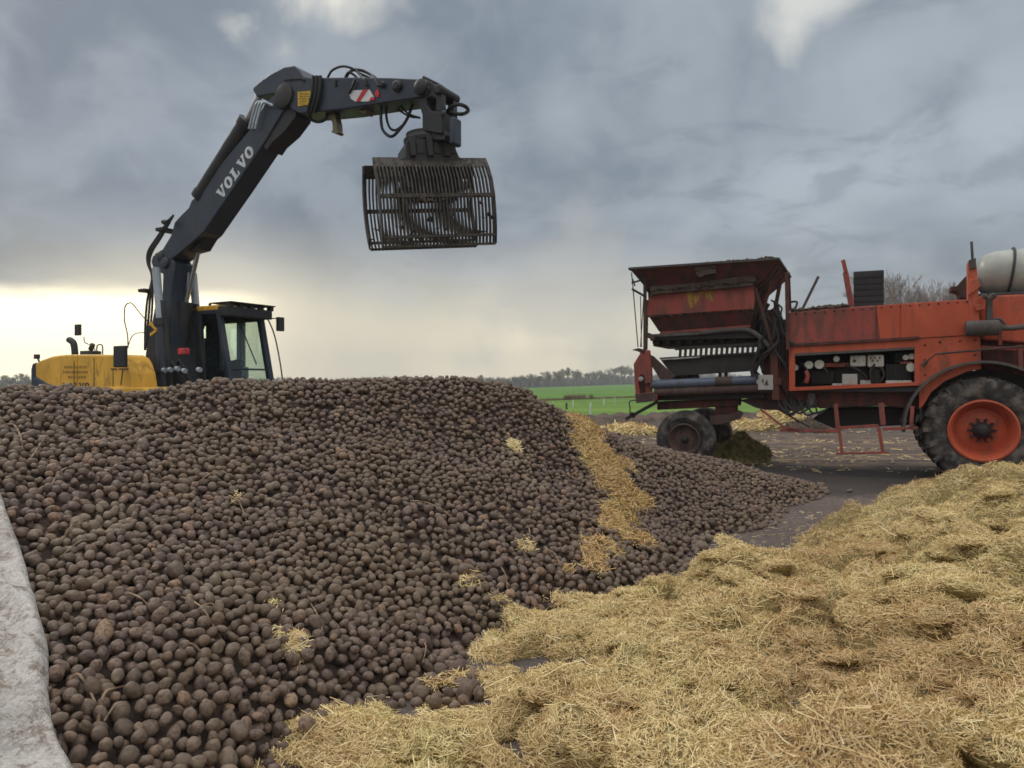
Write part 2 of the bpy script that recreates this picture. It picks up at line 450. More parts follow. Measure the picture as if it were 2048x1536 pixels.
M['twig'] = simple('dry_brown_stem', (.15, .10, .07), (.34, .25, .17), 18)
M['moss'] = simple('rotten_green_brown_tops', (.15, .125, .055), (.33, .28, .125), 9)
M['ditch'] = simple('brown_ditch_reed', (.14, .095, .060), (.24, .165, .11), .5)
M['post'] = simple('weathered_white_post', (.42, .46, .42), (.6, .64, .6), 3)
M['darkpost'] = simple('dark_wooden_post', (.05, .05, .035), (.10, .09, .06), 3)
M['earth'] = simple('dark_brown_earth_bank', (.075, .055, .048), (.14, .105, .085), 2)
M['seat'] = simple('black_seat_cloth', (.02, .022, .026), (.04, .045, .05), 12)
M['bluefoil'] = simple('blue_grey_foil', (.07, .09, .12), (.13, .16, .20), 4, .5)

# ------------------------------------------------------------------ numpy mesh + noise
def np_object(name, V, F, mats, smooth=False, rnd=None, matidx=None, parent=None):
    me = bpy.data.meshes.new(name); V = np.asarray(V, np.float32); F = np.asarray(F, np.int32); k = F.shape[1]
    me.vertices.add(len(V)); me.vertices.foreach_set('co', V.ravel())
    me.loops.add(F.size); me.loops.foreach_set('vertex_index', F.ravel())
    me.polygons.add(len(F)); me.polygons.foreach_set('loop_start', np.arange(0, F.size, k, dtype=np.int32))
    if smooth: me.polygons.foreach_set('use_smooth', np.ones(len(F), bool))
    if matidx is not None: me.polygons.foreach_set('material_index', np.asarray(matidx, np.int32))
    for mm in (mats if isinstance(mats, list) else [mats]): me.materials.append(mm)
    me.update(calc_edges=True)
    if rnd is not None:
        a = me.attributes.new('rnd', 'FLOAT', 'POINT'); a.data.foreach_set('value', np.asarray(rnd, np.float32))
    o = bpy.data.objects.new(name, me); sc.collection.objects.link(o)
    if parent: o.parent = parent
    return o
def _h(ix, iy, s):
    h = (ix.astype(np.int64) * 374761393 + iy.astype(np.int64) * 668265263 + s * 144269504) & 0xffffffff
    h = ((h ^ (h >> 13)) * 1274126177) & 0xffffffff
    return ((h ^ (h >> 16)) & 0xffff) / 65535.0
def vnoise(x, y, s=0):
    x = np.asarray(x, float); y = np.asarray(y, float)
    ix = np.floor(x); iy = np.floor(y); fx = x - ix; fy = y - iy
    fx = fx * fx * fx * (fx * (fx * 6 - 15) + 10); fy = fy * fy * fy * (fy * (fy * 6 - 15) + 10)
    ix = ix.astype(np.int64); iy = iy.astype(np.int64)
    a = _h(ix, iy, s); b = _h(ix + 1, iy, s); c = _h(ix, iy + 1, s); d = _h(ix + 1, iy + 1, s)
    return (a * (1 - fx) + b * fx) * (1 - fy) + (c * (1 - fx) + d * fx) * fy
def fbm(x, y, o=4, s=0):
    t = 0; a = .5; x = np.asarray(x, float); y = np.asarray(y, float)
    for i in range(o):
        t = t + a * vnoise(x, y, s + i * 17); x, y = x * 1.9 * .8 - y * 1.9 * .6 + 5.2, x * 1.9 * .6 + y * 1.9 * .8 + 1.3; a *= .5
    return t / (1 - .5 ** o)

class TPS:
    def __init__(s, pts, lam=.02):
        P = np.array(pts, float); s.c = P[:, :2]; n = len(P)
        d = np.linalg.norm(s.c[:, None] - s.c[None], axis=2); K = np.where(d > 0, d * d * np.log(d + 1e-12), 0) + lam * np.eye(n)
        A = np.zeros((n + 3, n + 3)); A[:n, :n] = K; A[:n, n] = 1; A[:n, n + 1:] = s.c; A[n, :n] = 1; A[n + 1:, :n] = s.c.T
        s.w = np.linalg.solve(A, np.r_[P[:, 2], 0, 0, 0]); s.n = n
    def __call__(s, x, y):
        x = np.asarray(x, float); y = np.asarray(y, float); q = np.stack([x.ravel(), y.ravel()], 1); out = np.empty(len(q))
        for i in range(0, len(q), 20000):
            qq = q[i:i + 20000]; d = np.linalg.norm(qq[:, None] - s.c[None], axis=2); K = np.where(d > 0, d * d * np.log(d + 1e-12), 0)
            out[i:i + 20000] = K @ s.w[:s.n] + s.w[s.n] + qq @ s.w[s.n + 1:]
        return out.reshape(x.shape)
def wp(px, py, d): return ((px - 1024) / FP * d, d, CH + (HZ - py) / FP * d)
def gp(px, py):
    d = FP * CH / (py - HZ); return ((px - 1024) / FP * d, d)

# ------------------------------------------------------------------ potato heap height
HP = []
for a in [(150, 1536, 2.75), (0, 1536, 2.6), (300, 1300, 3.4), (0, 1200, 3.6), (600, 1300, 3.9), (900, 1300, 4.45), (300, 1100, 4.4),
          (600, 1100, 5.0), (900, 1100, 5.5), (1100, 1150, 5.65), (0, 1000, 4.6), (300, 950, 5.4), (600, 950, 6.1),
          (900, 950, 6.9), (1100, 1000, 7.1), (1300, 1050, 7.7), (1300, 950, 9.0), (1450, 950, 10.4), (1500, 1000, 9.6), (0, 880, 5.5),
          (300, 870, 6.3), (600, 860, 7.2), (900, 860, 7.9), (1100, 880, 8.6), (-400, 900, 4.8), (-400, 1200, 3.2), (-300, 1536, 2.2)]:
    HP.append(wp(*a))
crest = [(-450, 800, 6.2), (0, 786, 6.7), (230, 795, 7.0), (250, 812, 7.0), (300, 820, 7.1), (350, 788, 7.3), (430, 769, 7.5), (600, 774, 7.9), (800, 774, 8.3), (950, 770, 8.6),
         (1050, 792, 9), (1120, 818, 9.4), (1190, 852, 9.9), (1300, 891, 10.6), (1400, 917, 11.2), (1500, 942, 11.6)]
for px, py, d in crest:
    x, y, z = wp(px, py, d); HP.append((x, y, z - .03)); k = (d + 1.6) / d; HP.append((x * k, y * k, z - .55)); k = (d + 3.4) / d; HP.append((x * k, y * k, max(-.3, z - 1.6)))
toe = [(480, 1590), (640, 1445), (800, 1400), (960, 1405), (1010, 1265), (1210, 1200), (1370, 1140), (1500, 1062), (1640, 972)]
for i, (px, py) in enumerate(toe):
    x, y = gp(px, py); HP.append((x, y, .0))
    nx, ny = (.45, -.3) if i > 2 else (.2, -.45)
    HP.append((x + nx, y + ny, -.22))
HP += [(5.2, 13.2, -.2), (6.5, 12.5, -.5), (0, 1.5, -.4), (-.9, 2.2, -.02), (-1.6, 1.6, .15)]
Htps = TPS(HP, .01)
def Hh(x, y): return Htps(x, y) + (fbm(np.asarray(x) * 1.5, np.asarray(y) * 1.5, 3, 5) - .5) * .10 + (fbm(np.asarray(x) * .6, np.asarray(y) * .6, 2, 9) - .5) * .10
def hit(px, py, f, d0=1.8, d1=14.0):
    d = np.linspace(d0, d1, 1600); x = (px - 1024) / FP * d; z = CH + (HZ - py) / FP * d; h = np.maximum(f(x, d), 0)
    i = np.argmax(z <= h) if (z <= h).any() else len(d) - 1
    return Vector((x[i], d[i], z[i]))

def clumps(x, y, cell, s):
    """rounded overlapping tufts, one per jittered cell, 0..1"""
    X = x / cell; Y = y / cell; ix = np.floor(X).astype(np.int64); iy = np.floor(Y).astype(np.int64); best = np.zeros(X.shape)
    for a in (-1, 0, 1):
        for b in (-1, 0, 1):
            jx = ix + a; jy = iy + b; cx_ = jx + _h(jx, jy, s); cy_ = jy + _h(jx, jy, s + 1); r_ = .50 + .5 * _h(jx, jy, s + 2); hh = .45 + .55 * _h(jx, jy, s + 3)
            th = _h(jx, jy, s + 4) * PI; e = .55 + .45 * _h(jx, jy, s + 5); u = (X - cx_) * np.cos(th) + (Y - cy_) * np.sin(th); v = (-(X - cx_) * np.sin(th) + (Y - cy_) * np.cos(th)) / e
            best = np.maximum(best, hh * np.sqrt(np.clip(1 - (u * u + v * v) / (r_ * r_), 0, 1)))
    return best
# ------------------------------------------------------------------ straw bank height
SP = [(*gp(1672, 1056), -.05), (*gp(1568, 1092), -.05), (*gp(1400, 1150), -.04), (*gp(1235, 1172), -.02), (*gp(1150, 1215), 0), (*gp(985, 1250), 0.0), (*gp(925, 1345), 0.0), (*gp(905, 1395), -.06), (*gp(870, 1412), -.09), (*gp(930, 1425), -.05),
      (*gp(1010, 1440), .09), (*gp(860, 1462), 0), (*gp(760, 1400), 0), (*gp(650, 1425), 0), (*gp(560, 1470), 0), (*gp(480, 1540), 0)]
for px, py, ox, oy in [(1660, 1052, -.3, .5), (1560, 1085, -.3, .45), (1400, 1142, -.3, .4), (1230, 1165, -.3, .3), (1150, 1215, -.3, .2), (985, 1250, -.3, .1), (925, 1345, -.3, 0),
                       (930, 1420, 0, 0), (760, 1400, -.1, .4), (650, 1425, -.2, .3), (480, 1540, -.4, .1)]:
    x, y = gp(px, py); SP.append((x + ox, y + oy, -.16 if (ox, oy) != (0, 0) else -.07))
for a in [(1785, 985, 7.7), (1900, 985, 7.1), (2048, 978, 6.6), (2200, 960, 6.3), (2048, 1215, 4.2), (1800, 1100, 5.8), (1600, 1200, 4.9), (1400, 1220, 5.0), (1250, 1260, 4.75), (1080, 1280, 4.45), (1040, 1400, 3.55),
          (1200, 1400, 3.45), (1500, 1400, 3.5), (1024, 1536, 2.8), (2048, 1536, 2.6), (2300, 1300, 3.4), (1500, 1600, 2.45), (760, 1490, 3.2), (600, 1536, 3.0), (800, 1536, 3.0), (1150, 1640, 2.6)]:
    SP.append(wp(*a))
SP += [(5.2, 8.4, .30), (5.6, 9.6, -.2), (4.5, 9.2, -.25), (3.7, 8.9, -.25), (6.5, 7, .85), (7.5, 9.5, .1), (0, 1.6, .2), (-1.3, 2.2, .0), (-1.9, 2.4, -.2), (2, 1.6, .35), (6, 4, 1.0)]
Stps = TPS(SP, .015)
def Sh(x, y):
    x = np.asarray(x, float); y = np.asarray(y, float); b = Stps(x, y)
    wx = x + (fbm(x * 1.3, y * 1.3, 3, 31) - .5) * .7; wy = y + (fbm(x * 1.3 + 9, y * 1.3, 3, 32) - .5) * .7
    k = np.clip((b + .03) / .17, .07, 1) * np.clip((9.6 - y) / 3.0, .35, 1)
    return b + k * (clumps(wx, wy, .74, 51) * .36 + clumps(wx + 3, wy, .33, 53) * .24 + clumps(wx, wy + 2, .13, 57) * .08 - .30 + (fbm(wx * .9, wy * .9, 2, 22) - .5) * .25)

# ================================================================== ground, fields, horizon
def sheet(name, pts, m, z=0.0):
    mb = MB(); mb.add([(p[0], p[1], p[2] if len(p) > 2 else z) for p in pts], [tuple(range(len(pts)))])
    return tag(mb.build(name, m, fix=False), kind='structure')
sheet('ground', [(-2500, -400, 0), (2500, -400, 0), (2500, 3500, 0), (-2500, 3500, 0)], M['ground'])
def gpd(px, d): return (px - 1024) / FP * d
sheet('meadow', [(-60, 33.0), (gpd(1180, 33.5), 33.5), (gpd(1290, 36), 36), (gpd(1500, 42), 42), (gpd(2300, 60), 60), (130, 120), (gpd(1290, 102), 102), (gpd(1110, 76), 76), (-60, 70)], M['meadow'], .006)
far = []
fl = [(-700, 338, .1), (200, 340, .1), (1040, 345, .15), (1150, 420, .9), (1260, 520, 2.0), (1500, 560, 2.2), (2600, 600, 2.4)]
nr = [(-60, 71), (-30, 73), (gpd(1110, 76), 76), (14.0, 90), (gpd(1290, 102), 102), (60, 108), (150, 122)]
mb = MB(); n_ = 14
for (px, d, z), (nx, ny) in zip(fl, nr):
    for k in range(n_ + 1):
        t = k / n_; tt = t * t
        mb.v.append((nx + (gpd(px, d) - nx) * tt, ny + (d - ny) * tt, .012 + z * t ** 3))
for i in range(len(fl) - 1):
    for k in range(n_):
        a = i * (n_ + 1) + k; mb.f.append([a, a + n_ + 1, a + n_ + 2, a + 1]); mb.sm.append(True)
tag(mb.build('crop_field', M['crop'], fix=False), kind='structure')

def tubes_np(segs, r3=3):
    """segs: list of (a, b, ra, rb) -> triangular tubes"""
    A = np.array([s[0] for s in segs], float); B = np.array([s[1] for s in segs], float)
    ra = np.array([s[2] for s in segs]); rb = np.array([s[3] for s in segs])
    T = B - A; T /= np.linalg.norm(T, axis=1)[:, None] + 1e-9
    u = np.cross(T, [.31, .77, .55]); u /= np.linalg.norm(u, axis=1)[:, None] + 1e-9; v = np.cross(T, u)
    V = []
    for P, r in ((A, ra), (B, rb)):
        for k in range(3):
            a = 2 * PI * k / 3; V.append(P + (u * math.cos(a) + v * math.sin(a)) * r[:, None])
    V = np.stack(V, 1).reshape(-1, 3); n = len(segs); b = np.arange(n)[:, None] * 6
    F = np.concatenate([b + np.array([k, (k + 1) % 3, (k + 1) % 3 + 3, k + 3]) for k in range(3)])
    return V, F
def grow(rs, H, spread=.55, levels=6, thick=.02, twig=.05, lean=.12):
    segs = []
    def rec(p, d, L, r, lv):
        n = 3 if lv else 2; q = p; dd = d
        for i in range(n):
            dd = (dd + Vector((rs.uniform(-1, 1), rs.uniform(-1, 1), rs.uniform(-.4, .8))) * lean).normalized()
            q2 = q + dd * L / n; r2 = max(twig, r * (1 - .28 * (i + 1) / n)); segs.append((tuple(q), tuple(q2), max(twig, r * (1 - .28 * i / n)), r2))
            if lv and lv < levels and i < n - 1 and rs.random() < .6:
                s = (dd + Vector((rs.uniform(-1, 1), rs.uniform(-1, 1), rs.uniform(-.1, .6))) * spread * 1.3).normalized(); rec(q2, s, L * rs.uniform(.45, .7), r2 * .55, lv + 1)
            q = q2
        if lv < levels:
            for k in range(rs.choice((2, 3, 3))):
                s = (dd + Vector((rs.uniform(-1, 1), rs.uniform(-1, 1), rs.uniform(-.35, .55))) * spread).normalized()
                rec(q, s, L * rs.uniform(.62, .85), r * .62, lv + 1)
    rec(Vector((0, 0, -.1)), Vector((rs.uniform(-.1, .1), rs.uniform(-.1, .1), 1)).normalized(), H * .27, H * thick, 0)
    return segs
def tree_proto(seed, H, name, lev=5, twig=.05, m=None, spread=.6):
    rs = random.Random(seed); segs = grow(rs, H, spread, lev, .022, twig)
    zmax = max(s[1][2] for s in segs); k = H / zmax
    segs = [(tuple(c * k for c in a), tuple(c * k for c in b), ra, rb) for a, b, ra, rb in segs]
    tr = [s for s in segs if s[2] > H * .0085]; cr = [s for s in segs if s[2] <= H * .0085]
    e = empty(name)
    V, F = tubes_np(tr); np_object('trunk', V, F, m, parent=e)
    V, F = tubes_np(cr); np_object('crown', V, F, m, parent=e)
    return e
def copy_tree(o, parent=None):
    c = o.copy(); sc.collection.objects.link(c); c.parent = parent
    for ch in list(o.children): copy_tree(ch, c)
    return c
def fence_line(px):   # distance and ground height of the far wood at a photo column
    xs = [a[0] for a in fl]; return float(np.interp(px, xs, [a[1] for a in fl])), float(np.interp(px, xs, [a[2] for a in fl]))
protos = [tree_proto(100 + i, 10, 'bare_tree', 6, .026, M['bark'], .5 + .08 * (i % 4)) for i in range(6)]
used = [False] * 6
rs = random.Random(5)
spots_ = []
for px, top in [(8, 748), (22, 752), (40, 745), (52, 750), (640, 762), (700, 764), (760, 760), (812, 758), (850, 757), (900, 756), (930, 754), (962, 748), (985, 757),
                (1008, 754), (1030, 751), (1046, 750), (1061, 746), (1078, 752), (1094, 741), (1112, 740), (1126, 736), (1138, 733), (1150, 738), (1160, 742), (1178, 744),
                (1190, 741), (1204, 739), (1216, 745), (1228, 734), (1240, 730), (1252, 729), (1264, 735), (1280, 738), (1330, 742), (1375, 740), (1450, 738), (1420, 744)] + [(rs.uniform(560, 1262), 0) for _ in range(24)]:
    if not top: top = float(np.interp(px, [560, 900, 1100, 1262], [765, 759, 748, 742])) + rs.uniform(-3, 5)
    d, z = fence_line(px); d -= rs.uniform(1, 8)
    H = CH + (HZ - top) / FP * d - z
    i = rs.randrange(6)
    o = copy_tree(protos[i]) if used[i] else protos[i]; used[i] = True
    o.location = (gpd(px, d), d, z - .1); k = H / 10; o.scale = (k * rs.uniform(1.0, 1.5), k, k); o.rotation_euler = (0, 0, rs.uniform(0, 6))
    tag(o, 'small bare leafless tree standing above the grey hedge on the far horizon', 'tree', 'bare trees along the far horizon')
for i in range(6):
    if not used[i]: bpy.data.objects.remove(protos[i])
# dense far hedge / wood
V = []; F = []; segs = []
for k in range(9000):
    px = rs.uniform(-500, 2200); d, z = fence_line(px); d += rs.uniform(0, 16); k_ = d / 343
    h = (3.3 + 1.5 * float(fbm(px * .02, 3.1, 3, 4)) * 1.1) * k_ * rs.uniform(.7, 1.12); x = gpd(px, d)
    segs.append(((x, d, z - .1), (x + rs.uniform(-1.2, 1.2), d + rs.uniform(-.5, .5), z + h), .36 * k_, .12 * k_))
    if k % 2 == 0: segs.append(((x, d, z + h * .5), (x + rs.uniform(-1.4, 1.4) * k_, d, z + h * rs.uniform(.8, 1.25)), .12 * k_, .06 * k_))
V, F = tubes_np(segs)
tag(np_object('far_hedge', V, F, M['wood']), 'low grey leafless hedge running all along the far horizon', 'hedge', kind='stuff')
# bare trees behind the red machine
for px, d, top, seed, lab in [(1798, 66, 543, 9, 'bare tree with reddish twigs rising behind the red machine right beside the dark box'),
                              (1842, 70, 540, 31, 'bare tree with a broad reddish crown, middle of the three behind the red machine'),
                              (1888, 74, 556, 23, 'thinner bare tree behind the red machine close to the white tank')]:
    H = CH + (HZ - top) / FP * d; t = tree_proto(seed, H, 'bare_tree', 7, .013, M['bark2'], .62)
    t.location = (gpd(px, d), d, 0); t.scale = (.85, .85, 1); tag(t, lab, 'tree')
# ditch with brown reed between the fields
segs = []
for k in range(2600):
    t = rs.random(); px = 1080 + 240 * t; d = 75 + 25 * t + rs.uniform(-1, 1)
    dens = 1.0 if (1128 < px < 1172 or 1179 < px < 1187) else .35
    if rs.random() > dens: continue
    h = rs.uniform(.1, .25) + (.35 if dens == 1.0 else 0) * rs.random()
    x = gpd(px, d); segs.append(((x, d, 0), (x + rs.uniform(-.1, .1), d, h), .035, .02))
V, F = tubes_np(segs); tag(np_object('reed_strip', V, F, M['ditch']), 'brown strip of dry reed between the two green fields', 'reed', kind='stuff')
# electric fence posts in the meadow
for px, top, bot, mm, lab in [(1106, 803, 812, 'post', 'small pale fence post farthest left in the meadow, just above the heap edge'),
                              (1133, 806, 819, 'darkpost', 'short dark fence post standing in the meadow'),
                              (1146, 799, 816, 'post', 'pale fence post just right of the short dark post'),
                              (1181, 805, 839, 'post', 'nearest and tallest pale fence post in the meadow'),
                              (1207.5, 797, 813, 'post', 'pale fence post second from the red machine'),
                              (1229.5, 795, 809, 'post', 'pale fence post nearest the left end of the red machine')]:
    x, d = gp(px, bot); h = CH + (HZ - top) / FP * d
    e = MB(); e.tube([(0, 0, -.02), (0, 0, h * .96), (.01, 0, h)], [.045, .04, .02] if mm == 'post' else [.07, .07, .06], 8)
    e.tube([(-.03, 0, h * .72), (.06, 0, h * .72)], .018, 6)
    o = e.build('fence_post', M[mm]); o.location = (x, d, 0); tag(o, lab, 'fence post', 'fence posts in the meadow')
# long earth bank at the edge of the yard
def mound(name, cx, cy, rx, ry, h, m, n=26, rough=.35, seed=1, rot=0.0):
    V = []; F = []
    for j in range(n):
        for i in range(n):
            a = -1 + 2 * i / (n - 1); b = -1 + 2 * j / (n - 1); r = math.hypot(a, b)
            x = a * rx; y = b * ry
            f = float(fbm(x * 1.7 / max(.4, h) + seed * 7, y * 1.7 / max(.4, h), 4, seed))
            zz = h * max(0.0, 1 - r ** 1.6) ** .8 * (1 - rough + 2 * rough * f) - (.03 if r > .96 else 0)
            V.append((x, y, zz))
    for j in range(n - 1):
        for i in range(n - 1):
            a = j * n + i; F.append((a, a + 1, a + n + 1, a + n))
    o = np_object(name, V, F, m, smooth=True); o.location = (cx, cy, -.005); o.rotation_euler = (0, 0, rot); return o
V = []; F = []; nn = 160
for i in range(nn):
    t = i / (nn - 1); px = 1040 + 560 * t; d = 30.5 + 6.0 * t; x = gpd(px, d)
    for j in range(7):
        b = -1 + j / 3; hh = (1 - b * b) * (.20 + .28 * float(fbm(t * 40, j * .6, 3, 3))) if abs(b) < 1 else -.02
        V.append((x, d + b * 1.1, hh))
for i in range(nn - 1):
    for j in range(6): a = i * 7 + j; F.append((a, a + 7, a + 8, a + 1))
tag(np_object('earth_bank', V, F, M['earth'], smooth=True), kind='structure')

# ================================================================== strands
def strands(x, y, hf, L=(.04, .11), W=(.0016, .0034), lift=.02, tilt=.35, seed=3, droop=True, dirscale=1.6, rndshift=0.0, zadd=None):
    n = len(x); e = .015; h0 = hf(x, y); hx = (hf(x + e, y) - h0) / e; hy = (hf(x, y + e) - h0) / e
    N = np.stack([-hx, -hy, np.ones(n)], 1)
    return strands_pn(np.stack([x, y, h0], 1), N, L, W, lift, tilt, seed, dirscale, rndshift)
def strands_pn(P0, N, L, W, lift, tilt, seed, dirscale=1.6, rndshift=0.0):
    """bent flat stalks lying along a surface given by points and normals"""
    r = np.random.default_rng(seed); n = len(P0); N = N / np.linalg.norm(N, axis=1)[:, None]; x, y = P0[:, 0], P0[:, 1]
    a = fbm(x * dirscale, y * dirscale, 2, 77) * 4 * PI + r.normal(0, .75, n)
    D = np.stack([np.cos(a), np.sin(a), r.normal(0, .15, n)], 1); T = D - N * np.sum(D * N, 1)[:, None]
    T /= np.linalg.norm(T, axis=1)[:, None] + 1e-9; T = T + N * r.normal(0, tilt, n)[:, None]; T /= np.linalg.norm(T, axis=1)[:, None]
    ln = r.uniform(L[0], L[1], n) * r.choice([.6, 1, 1.5], n, p=[.4, .45, .15]); wd = r.uniform(W[0], W[1], n)
    S = np.cross(T, N + r.normal(0, .5, (n, 3))); S /= np.linalg.norm(S, axis=1)[:, None] + 1e-9
    C = P0 + N * r.uniform(-.004, lift, n)[:, None]
    bend = r.uniform(-.16, .10, n)[:, None]; N2 = N + S * r.normal(0, .7, n)[:, None]
    V = []
    for s in (-1, 0, 1):
        P = C + T * (ln * .5 * s)[:, None] + (N2 * ln[:, None] * bend if s else 0)
        V += [P - S * wd[:, None], P + S * wd[:, None]]
    V = np.stack(V, 1).reshape(-1, 3); b = np.arange(n)[:, None] * 6
    F = np.concatenate([b + np.array([0, 1, 3, 2]), b + np.array([2, 3, 5, 4])])
    rnd = np.clip(r.beta(2.2, 2.0, n) + rndshift, 0, 1)
    return V, F, np.repeat(rnd, 6)
def tufts(cx, cy, hf, R0, R1, per, seed, L, W):
    """overhanging matted wads lying on the bank"""
    r = np.random.default_rng(seed); parts = []; iv, iF = ico(3); Ps = []; Ns = []
    h = hf(cx, cy)
    for k in range(len(cx)):
        a = r.uniform(R0, R1); b = a * r.uniform(.55, .9); c = a * r.uniform(.22, .40); th = r.uniform(0, 6.3); tl = r.normal(0, .25, 2)
        Rz = np.array([[math.cos(th), -math.sin(th), 0], [math.sin(th), math.cos(th), 0], [0, 0, 1]])
        Rx = np.array([[1, 0, tl[0]], [0, 1, tl[1]], [-tl[0], -tl[1], 1]]); A = Rz @ Rx @ np.diag([a, b, c]); Ai = np.linalg.inv(A).T
        c0 = np.array([cx[k], cy[k], h[k] + c * .05])
        wob = 1 + .5 * (fbm(iv[:, 0] * 1.7 + k, iv[:, 1] * 1.7 + iv[:, 2], 3, 5) - .5)
        parts.append(((iv * wob[:, None] * .93) @ A.T + c0, np.c_[iF, iF[:, 2:3]], None, 0))
        m_ = int(per * a * b / (R1 * R1 * .7)) + 60; u = r.normal(size=(m_, 3)); u[:, 2] = np.abs(u[:, 2]) - .35 * r.random(m_); u /= np.linalg.norm(u, axis=1)[:, None]
        wob = 1 + .5 * (fbm(u[:, 0] * 1.7 + k, u[:, 1] * 1.7 + u[:, 2], 3, 5) - .5)
        Ps.append((u * wob[:, None]) @ A.T + c0); Ns.append(u @ Ai.T)
    P0 = np.concatenate(Ps); N = np.concatenate(Ns); V, F, Rn = strands_pn(P0, N, L, W, .016, .45, seed + 1, 3.0); parts.append((V, F, Rn, 1))
    return parts
def ico(sub):
    import bmesh
    bm = bmesh.new(); bmesh.ops.create_icosphere(bm, subdivisions=sub, radius=1.0); bm.verts.ensure_lookup_table()
    V = np.array([v.co[:] for v in bm.verts]); F = np.array([[v.index for v in f.verts] for f in bm.faces]); bm.free(); return V, F
def bedmesh(x0, x1, y0, y1, step, hf, cut=-.03):
    nx = int((x1 - x0) / step) + 1; ny = int((y1 - y0) / step) + 1
    X, Y = np.meshgrid(np.linspace(x0, x1, nx), np.linspace(y0, y1, ny)); Z = hf(X, Y)
    V = np.stack([X.ravel(), Y.ravel(), Z.ravel()], 1); i = np.arange((nx - 1) * (ny - 1)); a = i // (nx - 1) * nx + i % (nx - 1)
    F = np.stack([a, a + 1, a + nx + 1, a + nx], 1)
    keep = Z.ravel()[F].max(1) > cut if not callable(cut) else cut(V[F].mean(1))
    F = F[keep]; u, inv = np.unique(F, return_inverse=True)
    return V[u], inv.reshape(-1, 4)
def merge(parts):
    Vs, Fs, Rs, Ms = [], [], [], []; b = 0
    for V, F, Rn, mi in parts:
        Vs.append(V); Fs.append(F + b); Rs.append(Rn if Rn is not None else np.full(len(V), .5)); Ms.append(np.full(len(F), mi)); b += len(V)
    return np.concatenate(Vs), np.concatenate(Fs), np.concatenate(Rs), np.concatenate(Ms)

# ------------------------------------------------------------------ big straw bank in front
r = np.random.default_rng(21)
cand = 1350000
d = 2.0 * (9.6 / 2.0) ** r.random(cand); px = r.uniform(350, 2560, cand); x = (px - 1024) / FP * d; y = d
keep = r.random(cand) < np.clip(.95 * (2.6 / d) ** .15, 0, 1); x, y = x[keep], y[keep]
h = Sh(x, y); ok = h > -.012 + .02 * r.random(len(x)); 
zz = CH - 0; py = HZ + (CH - h) * FP / y; ok &= py < 1640
x, y = x[ok][:530000], y[ok][:530000]
V1, F1 = bedmesh(-1.6, 7.6, 1.6, 9.8, .022, lambda a, b: Sh(a, b) - .012, -.012)
V2, F2, R2 = strands(x, y, Sh, L=(.020, .060), W=(.0008, .0019), lift=.024, tilt=.42, seed=5, dirscale=2.6)
# longer loose stalks on top
i = r.integers(0, len(x), 15000); V3, F3, R3 = strands(x[i], y[i], Sh, L=(.06, .17), W=(.0012, .0024), lift=.035, tilt=.3, seed=6, rndshift=.12)
tn = 700; td = 2.4 * (6.4 / 2.4) ** r.random(tn); tpx = r.uniform(450, 2500, tn); tx = (tpx - 1024) / FP * td; k = (Stps(tx, td) > .03) & (HZ + (CH - Sh(tx, td)) * FP / td < 1650)
tx, ty = tx[k], td[k]; TT = tufts(tx, ty, Sh, .05, .17, 1500, 91, (.018, .055), (.0008, .0019))
V, F, Rn, Mi = merge([(V1, F1, None, 0), (V2, F2, R2, 1), (V3, F3, R3, 1)] + TT)
tag(np_object('straw_bank', V, F, [M['strawbed'], M['straw']], rnd=Rn, matidx=Mi), 'lumpy bank of loose golden straw filling the right foreground', 'straw', kind='stuff')

# ------------------------------------------------------------------ straw strewn over the yard
n = 4200; xx = r.uniform(2, 16, n); yy = r.uniform(13.6, 27, n); k = fbm(xx * .5, yy * 1.4, 3, 8) > .5; xx, yy = xx[k], yy[k]
zero = lambda a, b: np.zeros_like(a)
Va, Fa, Ra = strands(xx, yy, zero, L=(.08, .28), W=(.004, .012), lift=.04, tilt=.12, seed=8)
n = 3200; t = r.random(n); dd = 3.3 + 6.2 * r.random(n); ppx = 1400 + (dd - 6) * 70 + r.normal(0, 150, n); x2 = (ppx - 1024) / FP * dd
k = (Sh(x2, dd) < .0) & (Hh(x2, dd) < -.01); x2, y2 = x2[k], dd[k]
Vb, Fb, Rb = strands(x2, y2, zero, L=(.03, .09), W=(.0012, .003), lift=.006, tilt=.05, seed=9)
n = 5000; px_ = r.uniform(780, 1030, n); py_ = r.uniform(1370, 1480, n); dd = FP * CH / (py_ - HZ); x3 = (px_ - 1024) / FP * dd
k = (fbm(x3 * 5, dd * 5, 2, 12) > .52); Vc, Fc, Rc = strands(x3[k], dd[k], zero, L=(.03, .08), W=(.001, .0024), lift=.012, tilt=.1, seed=10)
V, F, Rn, Mi = merge([(Va, Fa, Ra, 0), (Vb, Fb, Rb, 0), (Vc, Fc, Rc, 0)])
tag(np_object('straw_litter', V, F, [M['straw']], rnd=Rn, matidx=Mi), 'thin litter of trodden straw strewn over the muddy yard', 'straw', kind='stuff')

